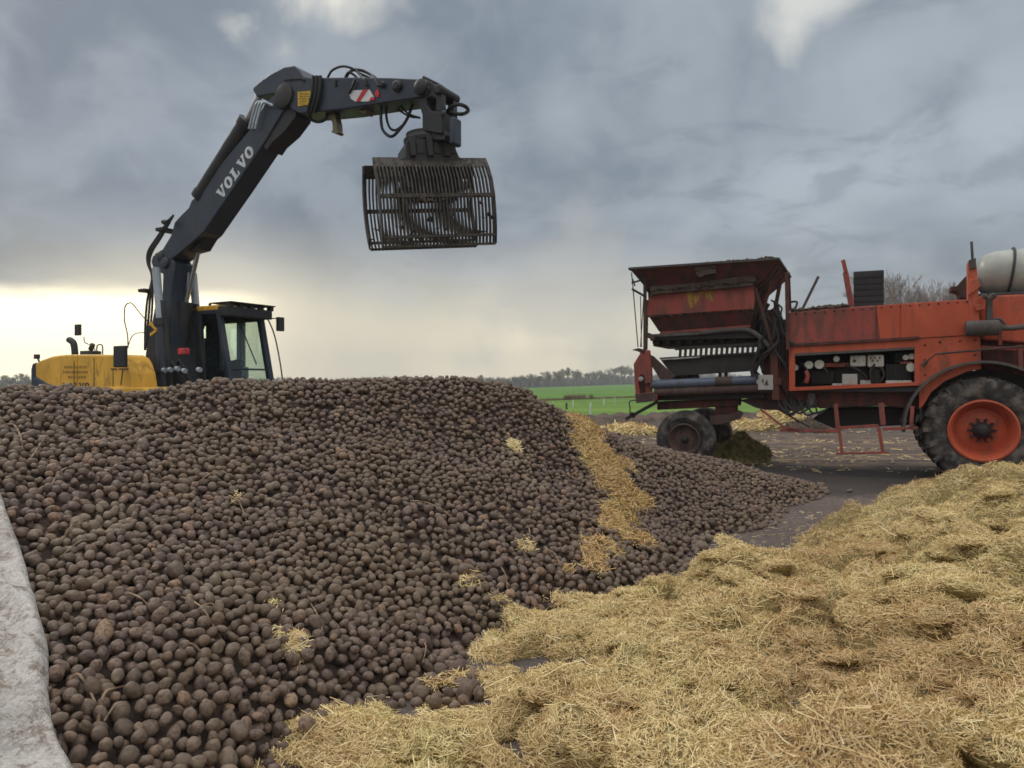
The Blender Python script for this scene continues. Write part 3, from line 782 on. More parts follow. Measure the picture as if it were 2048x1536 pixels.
def straw_mound(name, px, py_base, py_top, wpx, m_bed, m_str, lab, cat, n=3000, L=(.05, .16), W=(.004, .009), seed=1, flat=.6, zoff=0.0):
    x0, d0 = gp(px, py_base); h = (py_base - py_top) / FP * d0; rx = wpx / FP * d0 / 2; ry = rx * flat
    rr = np.random.default_rng(seed)
    def f(a, b):
        a = np.asarray(a); b = np.asarray(b); q = np.sqrt((a / rx) ** 2 + (b / ry) ** 2)
        return h * np.where(q < 1, np.sqrt(np.clip(1 - q ** 2.4, 0, 1)), -.1) * (.58 + .84 * fbm(a * 1.6 / h + seed, b * 1.6 / h, 3, seed)) - .02
    V1, F1 = bedmesh(-rx * 1.1, rx * 1.1, -ry * 1.1, ry * 1.1, rx / 22, f, -.03)
    a = rr.uniform(-rx, rx, n); b = rr.uniform(-ry, ry, n); k = (a / rx) ** 2 + (b / ry) ** 2 < .95
    V2, F2, R2 = strands(a[k], b[k], f, L=L, W=W, lift=h * .10, tilt=.45, seed=seed)
    V, F, Rn, Mi = merge([(V1, F1, None, 0), (V2, F2, R2, 1)])
    o = np_object(name, V, F, [m_bed, m_str], rnd=Rn, matidx=Mi); o.location = (x0, d0, zoff); return tag(o, lab, cat)
straw_mound('straw_heap', 1563, 858, 822, 105, M['strawbed'], M['straw'], 'bright yellow straw heap at the yard edge seen under the red machine', 'straw heap', 3000, (.12, .35), (.01, .022), 3)
straw_mound('straw_heap', 1490, 862, 843, 90, M['strawbed'], M['straw'], 'low flat straw heap left of the bright yellow one under the red machine', 'straw heap', 2400, (.12, .3), (.01, .02), 4)
straw_mound('straw_heap', 1255, 868, 851, 130, M['strawbed'], M['straw'], 'low straw heap at the end of the potato heap left of the small front wheel', 'straw heap', 2600, (.12, .3), (.01, .02), 5)
straw_mound('soil_heap', 1625, 864, 838, 120, M['earth'], M['mud'], 'small brown heap of soil behind the red machine beside the bright straw', 'soil heap', 900, (.05, .1), (.01, .02), 6)
straw_mound('rotten_tops_heap', 1482, 924, 876, 118, M['moss'], M['moss'], 'dark mossy clump of rotten tops lying behind the small front wheel', 'plant waste', 9000, (.05, .15), (.004, .009), 7, .7)
x0, d0 = gp(1512, 843); o = mound('foil_piece', x0, d0, .55, .25, .14, M['bluefoil'], seed=8); tag(o, 'crumpled blue grey piece of foil lying in front of the green field', 'foil')

# ================================================================== potatoes
def variants(sub, k, seed):
    V, F = ico(sub); rr = random.Random(seed); out = []
    for i in range(k):
        ax = ((1.04, rr.uniform(.86, 1.0), rr.uniform(.78, .95)), (1.26, rr.uniform(.80, .90), rr.uniform(.74, .86)), (1.12, rr.uniform(.84, .96), rr.uniform(.72, .86)))[i % 3]
        o = Vector((rr.uniform(-9, 9), rr.uniform(-9, 9), i * 3.1)); W_ = []
        for p in V:
            q = Vector(p); s = 1 + .17 * mnoise.noise(q * 1.0 + o) + .07 * mnoise.noise(q * 2.3 + o) + (.02 * mnoise.noise(q * 6 + o) if sub > 2 else 0)
            if i % 7 == 3: s += .20 * max(0, q.dot(Vector((.8, .4, .45))) - .62) * 2.4
            W_.append([p[0] * ax[0] * s, p[1] * ax[1] * s, p[2] * ax[2] * s])
        out.append(np.array(W_))
    return out, F
r = np.random.default_rng(4)
TARP_EDGE = [(-70, 868), (-8, 994), (22, 1070), (48, 1140), (72, 1215), (90, 1290), (102, 1370), (106, 1440), (112, 1490), (128, 1536), (158, 1590), (190, 1680), (215, 1800)]
tex = np.array([p[0] for p in TARP_EDGE]); tey = np.array([p[1] for p in TARP_EDGE])
nc = 78000
cx = np.concatenate([r.uniform(-7.0, 5.4, 96000), r.uniform(-2.4, .8, 40000)]); cy = np.concatenate([r.uniform(2.3, 12.8, 96000), r.uniform(2.3, 5.2, 40000)])
ch = Hh(cx, cy); pyy = HZ + (CH - ch) * FP / cy; pxx = 1024 + cx / cy * FP
ok = (ch > -.035) & (pxx > -60) & (pxx < 2100) & (pyy < 1640) & (pyy > 740)
ok &= ~((pyy > 900) & (pxx < np.interp(pyy, tey, tex) - 14))
g1 = Hh(cx, cy + .5); ok &= ((ch - .0) > (g1 - 1.0))
back = (pyy < 800) & (Hh(cx, cy - .9) > ch + .02) & (cy > 7.2) & (cx < 0) & (ch < 1.42); ok &= ~back
cx, cy, ch = cx[ok], cy[ok], ch[ok]
cs = Sh(cx, cy)
edge_keep = (ch > .02) | (r.random(len(cx)) < .35); buried = cs > ch + .10
cx, cy, ch = cx[edge_keep & ~buried], cy[edge_keep & ~buried], ch[edge_keep & ~buried]
cr_ = np.clip(r.lognormal(math.log(.0300), .19, len(cx)), .021, .052)
grid = {}; G = .11; placed = []
for i in range(len(cx)):
    x, y, hh, rad = cx[i], cy[i], ch[i], cr_[i]; best = None
    for tr in range(3):
        tx = x + (0 if tr == 0 else random.uniform(-.03, .03)); ty = y + (0 if tr == 0 else random.uniform(-.03, .03))
        z = max(hh, 0) + rad * .55; gx, gy = int(tx // G), int(ty // G)
        for a in (gx - 1, gx, gx + 1):
            for b in (gy - 1, gy, gy + 1):
                for (qx, qy, qz, qr) in grid.get((a, b), ()):
                    s = (rad + qr) * .97; d2 = (tx - qx) ** 2 + (ty - qy) ** 2
                    if d2 < s * s:
                        zz_ = qz + math.sqrt(s * s - d2)
                        if zz_ > z: z = zz_
        if best is None or z < best[2]: best = (tx, ty, z)
    x, y, z = best
    if z < max(hh, 0) + (.062 if hh > .04 else rad * 1.2):
        grid.setdefault((int(x // G), int(y // G)), []).append((x, y, z, rad)); placed.append((x, y, z, rad))
# a few stray potatoes in the straw and on the yard
strays = []
for px, py, rad in [(933, 1397, .052), (958, 1402, .03), (612, 1492, .046), (575, 1488, .03), (640, 1470, .035), (760, 1392, .04), (690, 1398, .036), (1700, 985, .035), (1590, 1010, .03), (1560, 1035, .03), (1530, 1050, .035)]:
    x, y = gp(px, py); strays.append((x, y, max(0.0, float(Sh(np.array([x]), np.array([y]))[0])) + rad * .75, rad))
placed += strays
P = np.array(placed); print('potatoes', len(P))
dist = np.sqrt(P[:, 0] ** 2 + P[:, 1] ** 2 + (P[:, 2] - CH) ** 2)
ppx = 1024 + P[:, 0] / P[:, 1] * FP; ppy = HZ + (CH - P[:, 2]) * FP / P[:, 1]
inframe = (ppx > 5) & (ppx < 2040) & (ppy < 1530) & (ppx > np.interp(ppy, tey, tex) + 6)
hs = np.maximum(Hh(P[:, 0], P[:, 1]), 0); top = P[:, 2] > hs + .022
top &= Sh(P[:, 0], P[:, 1]) < P[:, 2] + .01
score = np.where(inframe & top, P[:, 3] / dist, 0); order = np.argsort(-score)[:300]; indiv = np.zeros(len(P), bool); indiv[order] = True
hv, hF = variants(4, 14, 1); mv, mF = variants(3, 12, 1); lv, lF = variants(2, 12, 2)
def quat_mats(n, rr):
    q = rr.normal(size=(n, 4)); q /= np.linalg.norm(q, axis=1)[:, None]; a, b, c, d = q.T
    return np.stack([1 - 2 * (c * c + d * d), 2 * (b * c - a * d), 2 * (b * d + a * c), 2 * (b * c + a * d), 1 - 2 * (b * b + d * d), 2 * (c * d - a * b),
                     2 * (b * d - a * c), 2 * (c * d + a * b), 1 - 2 * (b * b + c * c)], 1).reshape(n, 3, 3)
def potato_batch(idx, vs, Fb, rr):
    parts = []; var = rr.integers(0, len(vs), len(idx)); Q = quat_mats(len(idx), rr)
    for k in range(len(vs)):
        s = np.where(var == k)[0]
        if not len(s): continue
        Vv = np.einsum('nij,vj->nvi', Q[s], vs[k]) * P[idx[s], 3][:, None, None] * 1.04; Vv[:, :, 2] *= .93
        Vv += P[idx[s], :3][:, None, :]
        Fv = Fb[None] + (np.arange(len(s)) * len(vs[k]))[:, None, None]
        parts.append((Vv.reshape(-1, 3), Fv.reshape(-1, 3), np.repeat(rr.random(len(s)), len(vs[k])), 0))
    return parts
rest = np.where(~indiv)[0]; near = rest[dist[rest] < 5.6]; farp = rest[dist[rest] >= 5.6]
parts = potato_batch(near, mv, mF, r) + potato_batch(farp, lv, lF, r)
Vb, Fb4 = bedmesh(-7.6, 5.6, 1.7, 13.5, .10, lambda a, b: Hh(a, b) - .015, -.03)
Fb = np.concatenate([Fb4[:, [0, 1, 2]], Fb4[:, [0, 2, 3]]])
parts.append((Vb, Fb, None, 1))
V, F, Rn, Mi = merge(parts)
tag(np_object('potato_heap', V, F, [M['potatoes'], M['soil']], smooth=True, rnd=Rn, matidx=Mi), 'huge heap of brown earthy potatoes sloping from the left up to the excavator', 'potatoes', kind='stuff')
pm = []
for k in range(len(hv)):
    me = bpy.data.meshes.new('potato'); me.from_pydata(hv[k].tolist(), [], hF.tolist()); me.polygons.foreach_set('use_smooth', [True] * len(hF)); me.materials.append(M['potato']); pm.append(me)
lone = P.shape[0] - len(strays)
for j, i in enumerate(order):
    if score[i] <= 0: continue
    o = bpy.data.objects.new('potato', pm[random.randrange(len(pm))]); sc.collection.objects.link(o)
    o.location = P[i, :3]; o.scale = (P[i, 3] * 1.04,) * 3; o.rotation_euler = (random.uniform(0, 6), random.uniform(0, 6), random.uniform(0, 6))
    if i == lone: tag(o, 'large dark round potato lying alone at the edge of the straw', 'potato')
    else: tag(o, 'brown earthy potato in the nearest part of the heap', 'potato', 'potatoes in the nearest part of the heap')

# ------------------------------------------------------------------ stems on the heap
def stem(name, pts, rad, lab, grp=None, up=.055):
    ctrl = []
    for k, (px, py) in enumerate(pts):
        p = hit(px, py, Hh); p.z += up + (.03 * math.sin(k * 1.9) if k % 2 else 0); ctrl.append(p)
    c = curve_pts(ctrl, 6); mb = MB(); n = len(c)
    mb.tube(c, [rad * (1 - .55 * i / n) for i in range(n)], 6)
    return tag(mb.build(name, M['twig']), lab, 'stem', grp)
for pts, rad, lab in [
    ([(125, 1100), (150, 1072), (178, 1060), (195, 1055)], .005, 'arched dry stem on the left of the heap above the tarpaulin'),
    ([(120, 1135), (160, 1112), (185, 1098), (205, 1062)], .005, 'thin forked stem just below the arched one on the left'),
    ([(140, 1385), (158, 1390), (185, 1420), (200, 1465), (182, 1500)], .007, 'crooked root stem nearest the bottom of the tarpaulin'),
    ([(195, 1480), (208, 1430), (235, 1402), (268, 1388)], .007, 'pale branching stem beside the crooked root near the tarpaulin'),
    ([(208, 1470), (232, 1450), (252, 1432)], .005, 'short side stem right of the pale branching one'),
    ([(360, 1320), (385, 1324), (420, 1350), (455, 1376)], .008, 'thick bent stem lying in the lower middle of the heap'),
    ([(258, 1208), (282, 1230), (305, 1243)], .007, 'short brown stem above the thick bent one'),
    ([(362, 1215), (400, 1245), (425, 1270), (445, 1298)], .007, 'long dark stem running down the middle of the near slope'),
    ([(400, 1235), (425, 1240), (437, 1255)], .005, 'small side stem touching the long dark one'),
    ([(472, 1010), (482, 1035), (492, 1056)], .006, 'short upright stem in the pale patch of the heap'),
    ([(540, 1110), (552, 1090), (562, 1078)], .004, 'light straw-thin stem right of the pale patch'),
    ([(820, 1015), (860, 1028), (905, 1050), (940, 1085)], .007, 'long thin stem across the upper middle of the heap'),
    ([(888, 985), (930, 972), (975, 965)], .006, 'thin stem high on the heap below the crest'),
    ([(0, 868), (28, 872), (44, 900), (42, 930)], .011, 'bent bare stem at the far left edge of the heap'),
    ([(60, 935), (85, 905), (92, 885)], .007, 'second bare stem near the far left edge of the heap'),
    ([(95, 1000), (125, 965), (160, 950)], .007, 'slender stem high on the left of the heap'),
    ([(1055, 1062), (1060, 1090), (1052, 1120)], .006, 'crooked stem above the small straw tuft in the middle'),
    ([(1090, 1110), (1110, 1130), (1130, 1160), (1150, 1180)], .007, 'stem pointing at the straw bank on the right slope'),
    ([(990, 1135), (1010, 1170), (1015, 1200)], .006, 'thin stem leaning down towards the straw bank'),
    ([(620, 1225), (636, 1262), (650, 1300)], .006, 'stem right of the yellow green tuft near the bottom'),
    ([(840, 1297), (852, 1322), (845, 1345)], .005, 'small curved stem near the foot of the heap'),
    ([(385, 990), (430, 965), (470, 968)], .005, 'faint stem in the upper left part of the slope'),
    ([(210, 960), (250, 948), (285, 952)], .005, 'faint stem above the slender one on the left'),
    ([(700, 905), (745, 898), (790, 912)], .006, 'faint stem just below the crest in the middle'),
    ([(1165, 1090), (1180, 1120), (1170, 1150)], .006, 'crooked stem beside the lower straw on the right slope')]:
    stem('dry_stem', pts, rad, lab)

# ------------------------------------------------------------------ straw lying on the heap
Sx = lambda a, b: Hh(a, b)
def on_heap(name, blobs, n, lab, cat, kind=None, L=(.03, .09), W=(.0015, .0035), lift=.07, seed=1, shift=0.0, bed=True):
    """blobs: photo ellipses (px, py, rx, ry, thickness)"""
    rr = np.random.default_rng(seed); C = []
    for px, py, rx, ry, th in blobs:
        c = hit(px, py, Hh); e = hit(px, py - ry, Hh); f = hit(px, py + ry, Hh); k = c.y / FP
        C.append((c.x, c.y, rx * k, max(.04, min(abs(e.y - f.y) / 2, 3 * ry * k)), th, (e.x - f.x) / max(.05, abs(e.y - f.y))))
    def mask(a, b):
        a = np.asarray(a, float); b = np.asarray(b, float); m_ = np.zeros_like(a)
        for x0, y0, rx, ry, th, sk in C:
            q = ((a - x0 - (b - y0) * sk) / rx) ** 2 + ((b - y0) / ry) ** 2; m_ = np.maximum(m_, th * np.clip(1 - q, -.5, 1))
        return m_ * (-.55 + 3.0 * fbm(a * 5.5, b * 5.5, 4, 61 + seed)) - .020 * fbm(a * 9, b * 9, 2, 5)
    hf = lambda a, b: Hh(a, b) + .035 + mask(a, b)
    parts = []
    if bed:
        x0 = min(c[0] - c[2] * 1.6 for c in C); x1 = max(c[0] + c[2] * 1.6 for c in C); y0 = min(c[1] - c[3] * 1.2 for c in C); y1 = max(c[1] + c[3] * 1.2 for c in C)
        V1, F1 = bedmesh(x0, x1, y0, y1, .03, lambda a, b: hf(a, b) - .012, lambda Cn: mask(Cn[:, 0], Cn[:, 1]) > .004)
        if len(F1): parts.append((V1, F1, None, 0))
    ws = np.array([c[2] * c[3] for c in C]); pick = rr.choice(len(C), n, p=ws / ws.sum()); Ca = np.array(C)[pick]
    a = rr.normal(0, .45, n) ; b = rr.normal(0, .45, n); yv = Ca[:, 1] + b * Ca[:, 3]; xv = Ca[:, 0] + a * Ca[:, 2] + b * Ca[:, 3] * Ca[:, 5]
    mk = mask(xv, yv); k = (mk > .0) | (rr.random(n) < .13); xv, yv = xv[k], yv[k]
    V2, F2, R2 = strands(xv, yv, hf, L=L, W=W, lift=lift * .5, tilt=.4, seed=seed + 40, rndshift=shift)
    parts.append((V2, F2, R2, 1)); V, F, Rn, Mi = merge(parts)
    return tag(np_object(name, V, F, [M['strawbed'], M['strawwarm' if kind else 'straw']], rnd=Rn, matidx=Mi), lab, cat, kind=kind)
on_heap('straw_band', [(1095, 812, 40, 9, .03), (1135, 832, 42, 12, .05), (1172, 860, 46, 18, .09), (1180, 898, 46, 26, .12), (1206, 940, 52, 28, .14), (1230, 985, 48, 28, .14), (1262, 1008, 50, 22, .13), (1240, 1042, 48, 16, .11), (1228, 1062, 34, 12, .06), (1250, 935, 24, 12, .03), (1290, 1092, 20, 10, .05), (1180, 1095, 22, 8, .03), (1190, 1120, 30, 14, .06),
                       (1215, 1105, 40, 16, .05), (1290, 1098, 26, 12, .03), (1185, 1140, 38, 16, .05), (1130, 1150, 16, 10, .02), (1235, 1070, 50, 20, .03)], 26000,
        'band of golden straw running down the right slope of the potato heap', 'straw', 'stuff', L=(.04, .11), W=(.002, .0045), seed=2, shift=-.06)
for blobs, n, lab, sh in [([(588, 1306, 34, 26, .03), (560, 1280, 22, 14, .012)], 1500, 'bright yellow green tuft of straw near the bottom of the heap', .25),
                          ([(1028, 903, 16, 13, .03)], 700, 'small pale straw tuft high on the heap', .25),
                          ([(935, 1175, 34, 12, .02), (952, 1160, 14, 12, .02)], 800, 'flat straw tuft on the slope above the straw bank', .12),
                          ([(1050, 1104, 24, 14, .02)], 700, 'small straw tuft below a crooked stem', .12),
                          ([(1118, 1215, 30, 14, .03)], 900, 'straw tuft caught at the foot of the slope beside the straw bank', .0),
                          ([(880, 1380, 42, 12, .02), (915, 1368, 20, 14, .02)], 1100, 'loose straw wisp where the heap meets the bare yard', .0),
                          ([(545, 1225, 24, 12, .012)], 420, 'thin brown straw wisp above the yellow green tuft', -.15),
                          ([(478, 1010, 26, 16, .012)], 420, 'sparse straw wisp in the pale patch of the heap', .1),
                          ([(1000, 1215, 26, 10, .014)], 420, 'thin straw wisp just above the top of the straw bank', .0)]:
    on_heap('straw_tuft', blobs, n, lab, 'straw tuft', seed=hash(lab) % 7 + 3 if False else len(lab), shift=sh, bed=False)

# ================================================================== tarpaulin
tp = [hit(px, py, Hh) for px, py in TARP_EDGE]; tc_ = curve_pts(tp, 9)
NR, NC = len(tc_), 46; V = []
for i, p in enumerate(tc_):
    for j in range(NC):
        s = (j / (NC - 1)) ** 1.15 * 2.3; x = p.x - s * 1.0; y = p.y - s * .22
        hgt = float(Hh(np.array([x]), np.array([y]))[0]) if s < .6 else None
        V.append([x, y, hgt, s])
A = np.array([[a[0], a[1]] for a in V]); S_ = np.array([a[3] for a in V]); hz = Hh(A[:, 0], A[:, 1])
hz = np.maximum(hz, -.05)
wr = (fbm(A[:, 0] * 2.2, A[:, 1] * 3.5, 4, 41) - .5) * .12 + (1 - np.abs(2 * fbm(A[:, 0] * 7 - A[:, 1] * 3, A[:, 1] * 6 + A[:, 0] * 5, 3, 47) - 1) - .6) * .030 + (1 - np.abs(2 * fbm(A[:, 0] * 3.1 + A[:, 1] * 1.5, A[:, 1] * 3.6, 3, 43) - 1) - .6) * .12
hem = np.exp(-((S_ - .035) / .035) ** 2) * .022
z = hz + .105 + wr * np.clip(S_ / .12, .12, 1) + hem - np.exp(-(S_ / .012) ** 2) * .05
A[:, 0] += (fbm(A[:, 1] * 5, S_ * 0, 2, 3) - .5) * .03
V = np.column_stack([A, z]); F = [(i * NC + j, i * NC + j + 1, (i + 1) * NC + j + 1, (i + 1) * NC + j) for i in range(NR - 1) for j in range(NC - 1)]
o = np_object('tarpaulin', V, F, M['tarp'], smooth=True)
md = o.modifiers.new('thick', 'SOLIDIFY'); md.thickness = .012; md.offset = -1
md = o.modifiers.new('sub', 'SUBSURF'); md.levels = 1; md.render_levels = 2
tag(o, 'dirty white fleece tarpaulin covering the left end of the potato heap', 'tarpaulin')

# ================================================================== excavator
XF = Frame((-6.56, 14.5), 30); q = XF.q; pp = XF.p; po = XF.poly
ex = empty('excavator', (XF.o.x, XF.o.y, 0), XF.rz)
tag(ex, 'yellow and dark grey excavator holding a tined grab high above the potato heap', 'excavator')
def flat(mb, polys, o, ex_, ey_, nrm, th=.004):
    o = Vector(o); ex_ = Vector(ex_); ey_ = Vector(ey_); nrm = Vector(nrm)
    for P2 in polys:
        n = len(P2); f = [o + ex_ * a + ey_ * b + nrm * th for a, b in P2]; g = [o + ex_ * a + ey_ * b for a, b in P2]
        mb.add(f + g, [tuple(range(n)), tuple(reversed(range(n, 2 * n)))] + [(i, i + n, (i + 1) % n + n, (i + 1) % n) for i in range(n)])
def glyph(c, x):
    if c == 'V': P2 = [[(-.02, 1), (.40, 1), (.40, .88), (.33, .88), (.53, .32), (.70, .88), (.62, .88), (.62, 1), (.98, 1), (.98, .88), (.92, .88), (.60, 0), (.38, 0), (.05, .88), (-.02, .88)]]
    elif c == 'L': P2 = [[(0, 0), (.82, 0), (.82, .36), (.72, .36), (.66, .13), (.45, .13), (.45, .88), (.56, .88), (.56, 1), (0, 1), (0, .88), (.13, .88), (.13, .12), (0, .12)]]
    else:
        P2 = []; n = 20
        for i in range(n):
            a, b = 2 * PI * i / n, 2 * PI * (i + 1) / n
            P2.append([(.46 + .46 * math.cos(a), .5 + .52 * math.sin(a)), (.46 + .46 * math.cos(b), .5 + .52 * math.sin(b)), (.46 + .17 * math.cos(b), .5 + .33 * math.sin(b)), (.46 + .17 * math.cos(a), .5 + .33 * math.sin(a))])
    return [[(a + x, b) for a, b in p] for p in P2]
def word(mb, text, a, b, hgt, v, side=-1):
    """text from local (u,z) point a to b on the plane y = v"""
    a = Vector((a[0], v, a[1])); b = Vector((b[0], v, b[1])); t = (b - a); ln = t.length; t.normalize(); up = Vector((-t.z, 0, t.x))
    tot = len(text) * 1.06 - .06; k = ln / tot
    for i, c in enumerate(text): flat(mb, glyph(c, i * 1.06), a, t * k, up * hgt, Vector((0, side, 0)), .004)

# --- undercarriage (mostly behind the heap)
mb = MB(); mb.box((-2.1, -.35, .55), (2.2, 1.0, 1.0)); mb.box((-1.6, -.9, .45), (-1.3, 1.55, .65)); mb.box((1.2, -.9, .45), (1.5, 1.55, .65)); mb.lathe([(1.0, .6), (1.25, .6)], 32, 'Z', (-.9, .35, 0))
mb.build('chassis', M['dark'], ex, .02)
for u in (-1.45, 1.35):
    for v in (-1.05, 1.45):
        mb = MB(); mb.lathe([(-.26, .30), (-.26, .47), (-.2, .53), (.2, .53), (.26, .47), (.26, .30)], 28, 'Y', (u, v, .53)); wl = mb.build('wheel', M['rubber'], ex)
        mb = MB(); mb.lathe([(-.2, .31), (.2, .31)], 20, 'Y', (u, v, .53)); mb.build('rim', M['dark'], wl)
# --- engine house
NV = -1.30
def zt(px, py): return q(px, py, NV)
body = po([(66, 800), (66, 740), (70, 727), (82, 720), (105, 712), (132, 709), (238, 709), (247, 714), (254, 726), (260, 745), (264, 772), (264, 800)], NV)
ub = body[0][0]
uc = -.95
def clip_(poly, keep_left):
    out = []
    for (a, b) in zip(poly, poly[1:] + poly[:1]):
        ia = (a[0] <= uc) == keep_left; ib = (b[0] <= uc) == keep_left
        if ia: out.append(a)
        if ia != ib: t = (uc - a[0]) / (b[0] - a[0]); out.append((uc, a[1] + (b[1] - a[1]) * t))
    return out
mb = MB(); P2 = body; V_ = []; lf = clip_(body, True); rt = clip_(body, False)
# one continuous L-shaped hood: full width at the rear, only the right-hand side beside the boom
import bmesh
def lsolid():
    mb.prism(lf, NV, 1.15); mb.prism(rt, NV, -.80)
lsolid(); eng = mb.build('engine_cover', M['yellow'], ex, .035)
mb = MB(); mb.box((uc, -.48, .9), (1.2, 1.3, 1.35)); mb.box((uc + .02, -.45, 1.35), (-.55, .30, 1.75)); mb.build('deck', M['dark'], ex, .02)
cw = po([(60, 800), (60, 738), (63, 726), (69, 724), (69, 752), (92, 766), (120, 774), (125, 800)], NV - .03)
mb = MB(); mb.prism(cw, NV - .03, 1.2); mb.build('counterweight', M['grey'], ex, .05)
mb = MB(); mb.prism(po([(205, 773), (286, 774), (292, 781), (294, 815), (205, 815)], NV - .04), NV - .04, -.80); mb.build('toolbox', M['yellow'], ex, .04)
mb = MB()
for a, b in (((188, 716), (188, 790)), ((226, 738), (226, 792)), ((148, 722), (148, 770))):
    A = q(*a, NV - .004); B = q(*b, NV - .004); mb.box((min(A[0], B[0]) - .006, NV - .006, B[1]), (max(A[0], B[0]) + .006, NV + .01, A[1]))
for a, b in (((222, 738), (234, 738)), ((238, 738), (256, 738)), ((246, 740), (242, 770))):
    mb.bar((*[q(*a, NV)[0]], NV - .003, q(*a, NV)[1]), (*[q(*b, NV)[0]], NV - .003, q(*b, NV)[1]), .01, .02)
mb.each('panel_seam', M['dark'], ex)
mb = MB(); word(mb, 'VOLVO', q(126, 778, NV), q(180, 777, NV), .11, NV - .001); mb.build('cover_lettering', M['darktext'], ex)
mb = MB()
for y0, xs in ((737, (128, 175)), (747, (126, 176)), (757, (136, 168))):
    rs2 = random.Random(y0); x = xs[0]
    while x < xs[1]:
        wv = rs2.uniform(2.0, 5.5); a = q(x, y0, NV); b = q(x + wv, y0 - 5.5, NV); mb.box((a[0], NV - .004, a[1]), (b[0], NV + .01, b[1])); x += wv + rs2.uniform(1.2, 2.4)
mb.build('owner_lettering', M['fainttext'], ex)
# roof details on the engine house
mb = MB(); mb.tube(curve_pts([pp(150, 712, -.6), pp(149, 696, -.6), pp(146, 685, -.6), pp(138, 679, -.6)], 6), [.065] * 18 + [.06], 12); mb.build('exhaust_pipe', M['dark'], ex)
mb = MB(); a = pp(174, 712, -.5); mb.box((a[0] - .05, -.62, a[2] - .02), (a[0] + .25, -.35, a[2] + .10)); mb.tube([pp(181, 700, -.5), pp(186, 688, -.5)], .05, 10); mb.build('air_intake', M['dark'], ex, .015)
mb = MB(); mb.tube(curve_pts([pp(194, 712, -1.0), pp(194, 693, -1.0), pp(200, 689, -1.0), pp(205, 693, -1.0), pp(205, 712, -1.0)], 5), .012, 6)
mb.tube(curve_pts([pp(168, 673, -.4), pp(170, 685, -.4), pp(185, 692, -.4), pp(192, 705, -.4)], 5), .010, 6); mb.each('handrail', M['dark'], ex)
mb = MB(); c = pp(158, 660, -.4); mb.box((c[0] - .085, -.45, c[2] - .115), (c[0] + .085, -.39, c[2] + .115)); mr = mb.build('rear_mirror', M['dark'], ex, .012)
mb = MB(); c = pp(74, 716, 0); mb.tube([(c[0] + .12, 0, c[2] - .12), (c[0] + .03, 0, c[2])], .02, 6); mb.box((c[0] - .06, -.04, c[2] - .02), (c[0] + .05, .04, c[2] + .08)); mb.build('work_lamp', M['dark'], ex)
mb = MB(); c = pp(242, 713, NV - .2); mb.box((c[0] - .17, NV - .24, c[2] - .185), (c[0] + .17, NV - .18, c[2] + .185)); mb.build('side_mirror', M['dark'], ex, .02)
mb = MB(); mb.tube(curve_pts([pp(256, 696, NV), pp(255, 670, NV), pp(249, 640, NV), pp(250, 614, NV), pp(258, 606, NV), pp(266, 609, NV), pp(283, 630, NV + .1), pp(298, 645, NV + .3)], 6), .010, 6)
mb.tube(curve_pts([pp(257, 690, NV), pp(264, 673, NV), pp(276, 666, NV), pp(300, 666, NV + .2)], 6), .008, 6); mb.each('mirror_bracket', M['dark'], ex)
mb = MB(); mb.bar(pp(300, 646, -.5), pp(314, 660, -.5), .03, .05); mb.bar(pp(314, 660, -.5), pp(301, 670, -.5), .03, .05); mb.each('hose_guard', M['yellow'], ex)
# --- boom foot plates, lower boom
mb = MB()
ft = po([(303, 650), (312, 600), (326, 600), (345, 780), (280, 780), (284, 735), (290, 715), (294, 690)], -.42)
mb.prism(ft, -.42, -.36); mb.prism(ft, .30, .36); mb.prism(po([(300, 700), (330, 690), (345, 780), (285, 780)], -.36), -.36, .30); mb.build('boom_bracket', M['dark'], ex, .01)
lb = po([(305, 512), (318, 505), (336, 508), (350, 526), (346, 560), (341, 600), (342, 690), (348, 790), (322, 790), (324, 700), (324, 600), (326, 548), (308, 540), (302, 524)], -.20)
mb = MB(); mb.prism(lb, -.20, .20)
c = q(328, 525, -.24); mb.lathe([(-.26, .08), (-.24, .11), (.24, .11), (.26, .08)], 20, 'Y', (c[0], 0, c[1])); mb.build('lower_boom', M['grey'], ex, .015)
# lift cylinders either side
for v in (-.40, .40):
    sh_ = 0 if v < 0 else 0
    A, B, C_ = (312, 536), (322, 646), (329, 785)
    o2 = lambda p: (q(p[0], p[1], -.40)[0], v, q(p[0], p[1], -.40)[1])
    mb = MB(); mb.tube([o2(B), o2(C_)], .105, 16); cy = mb.build('lift_cylinder', M['grey'], ex)
    mb = MB(); mb.tube([o2(A), o2((321, 640))], .075, 14); mb.build('cylinder_rod', M['cylpaint'], cy)
    mb = MB(); mb.tube([o2((321, 638)), o2((322.5, 652))], .125, 16); mb.tube([(o2((325, 741))[0] , v, o2((325, 741))[2]), (o2((326, 747))[0], v, o2((326, 747))[2])], .125, 16); mb.each('cylinder_collar', M['dark'], cy)
# tilt cylinder behind lower boom to the bracket on the upper boom
mb = MB(); mb.tube([pp(371, 604, .1), pp(362, 690, .1), pp(357, 770, .1)], .135, 16); cy = mb.build('adjust_cylinder', M['dark'], ex)
mb = MB(); mb.tube([pp(397, 500, .1), pp(372, 606, .1)], .045, 12); mb.build('cylinder_rod', M['chrome'], cy)
mb = MB(); mb.tube([pp(377, 545, .1), pp(374, 604, .1)], .02, 8); mb.build('cylinder_pipe', M['cylpaint'], cy)
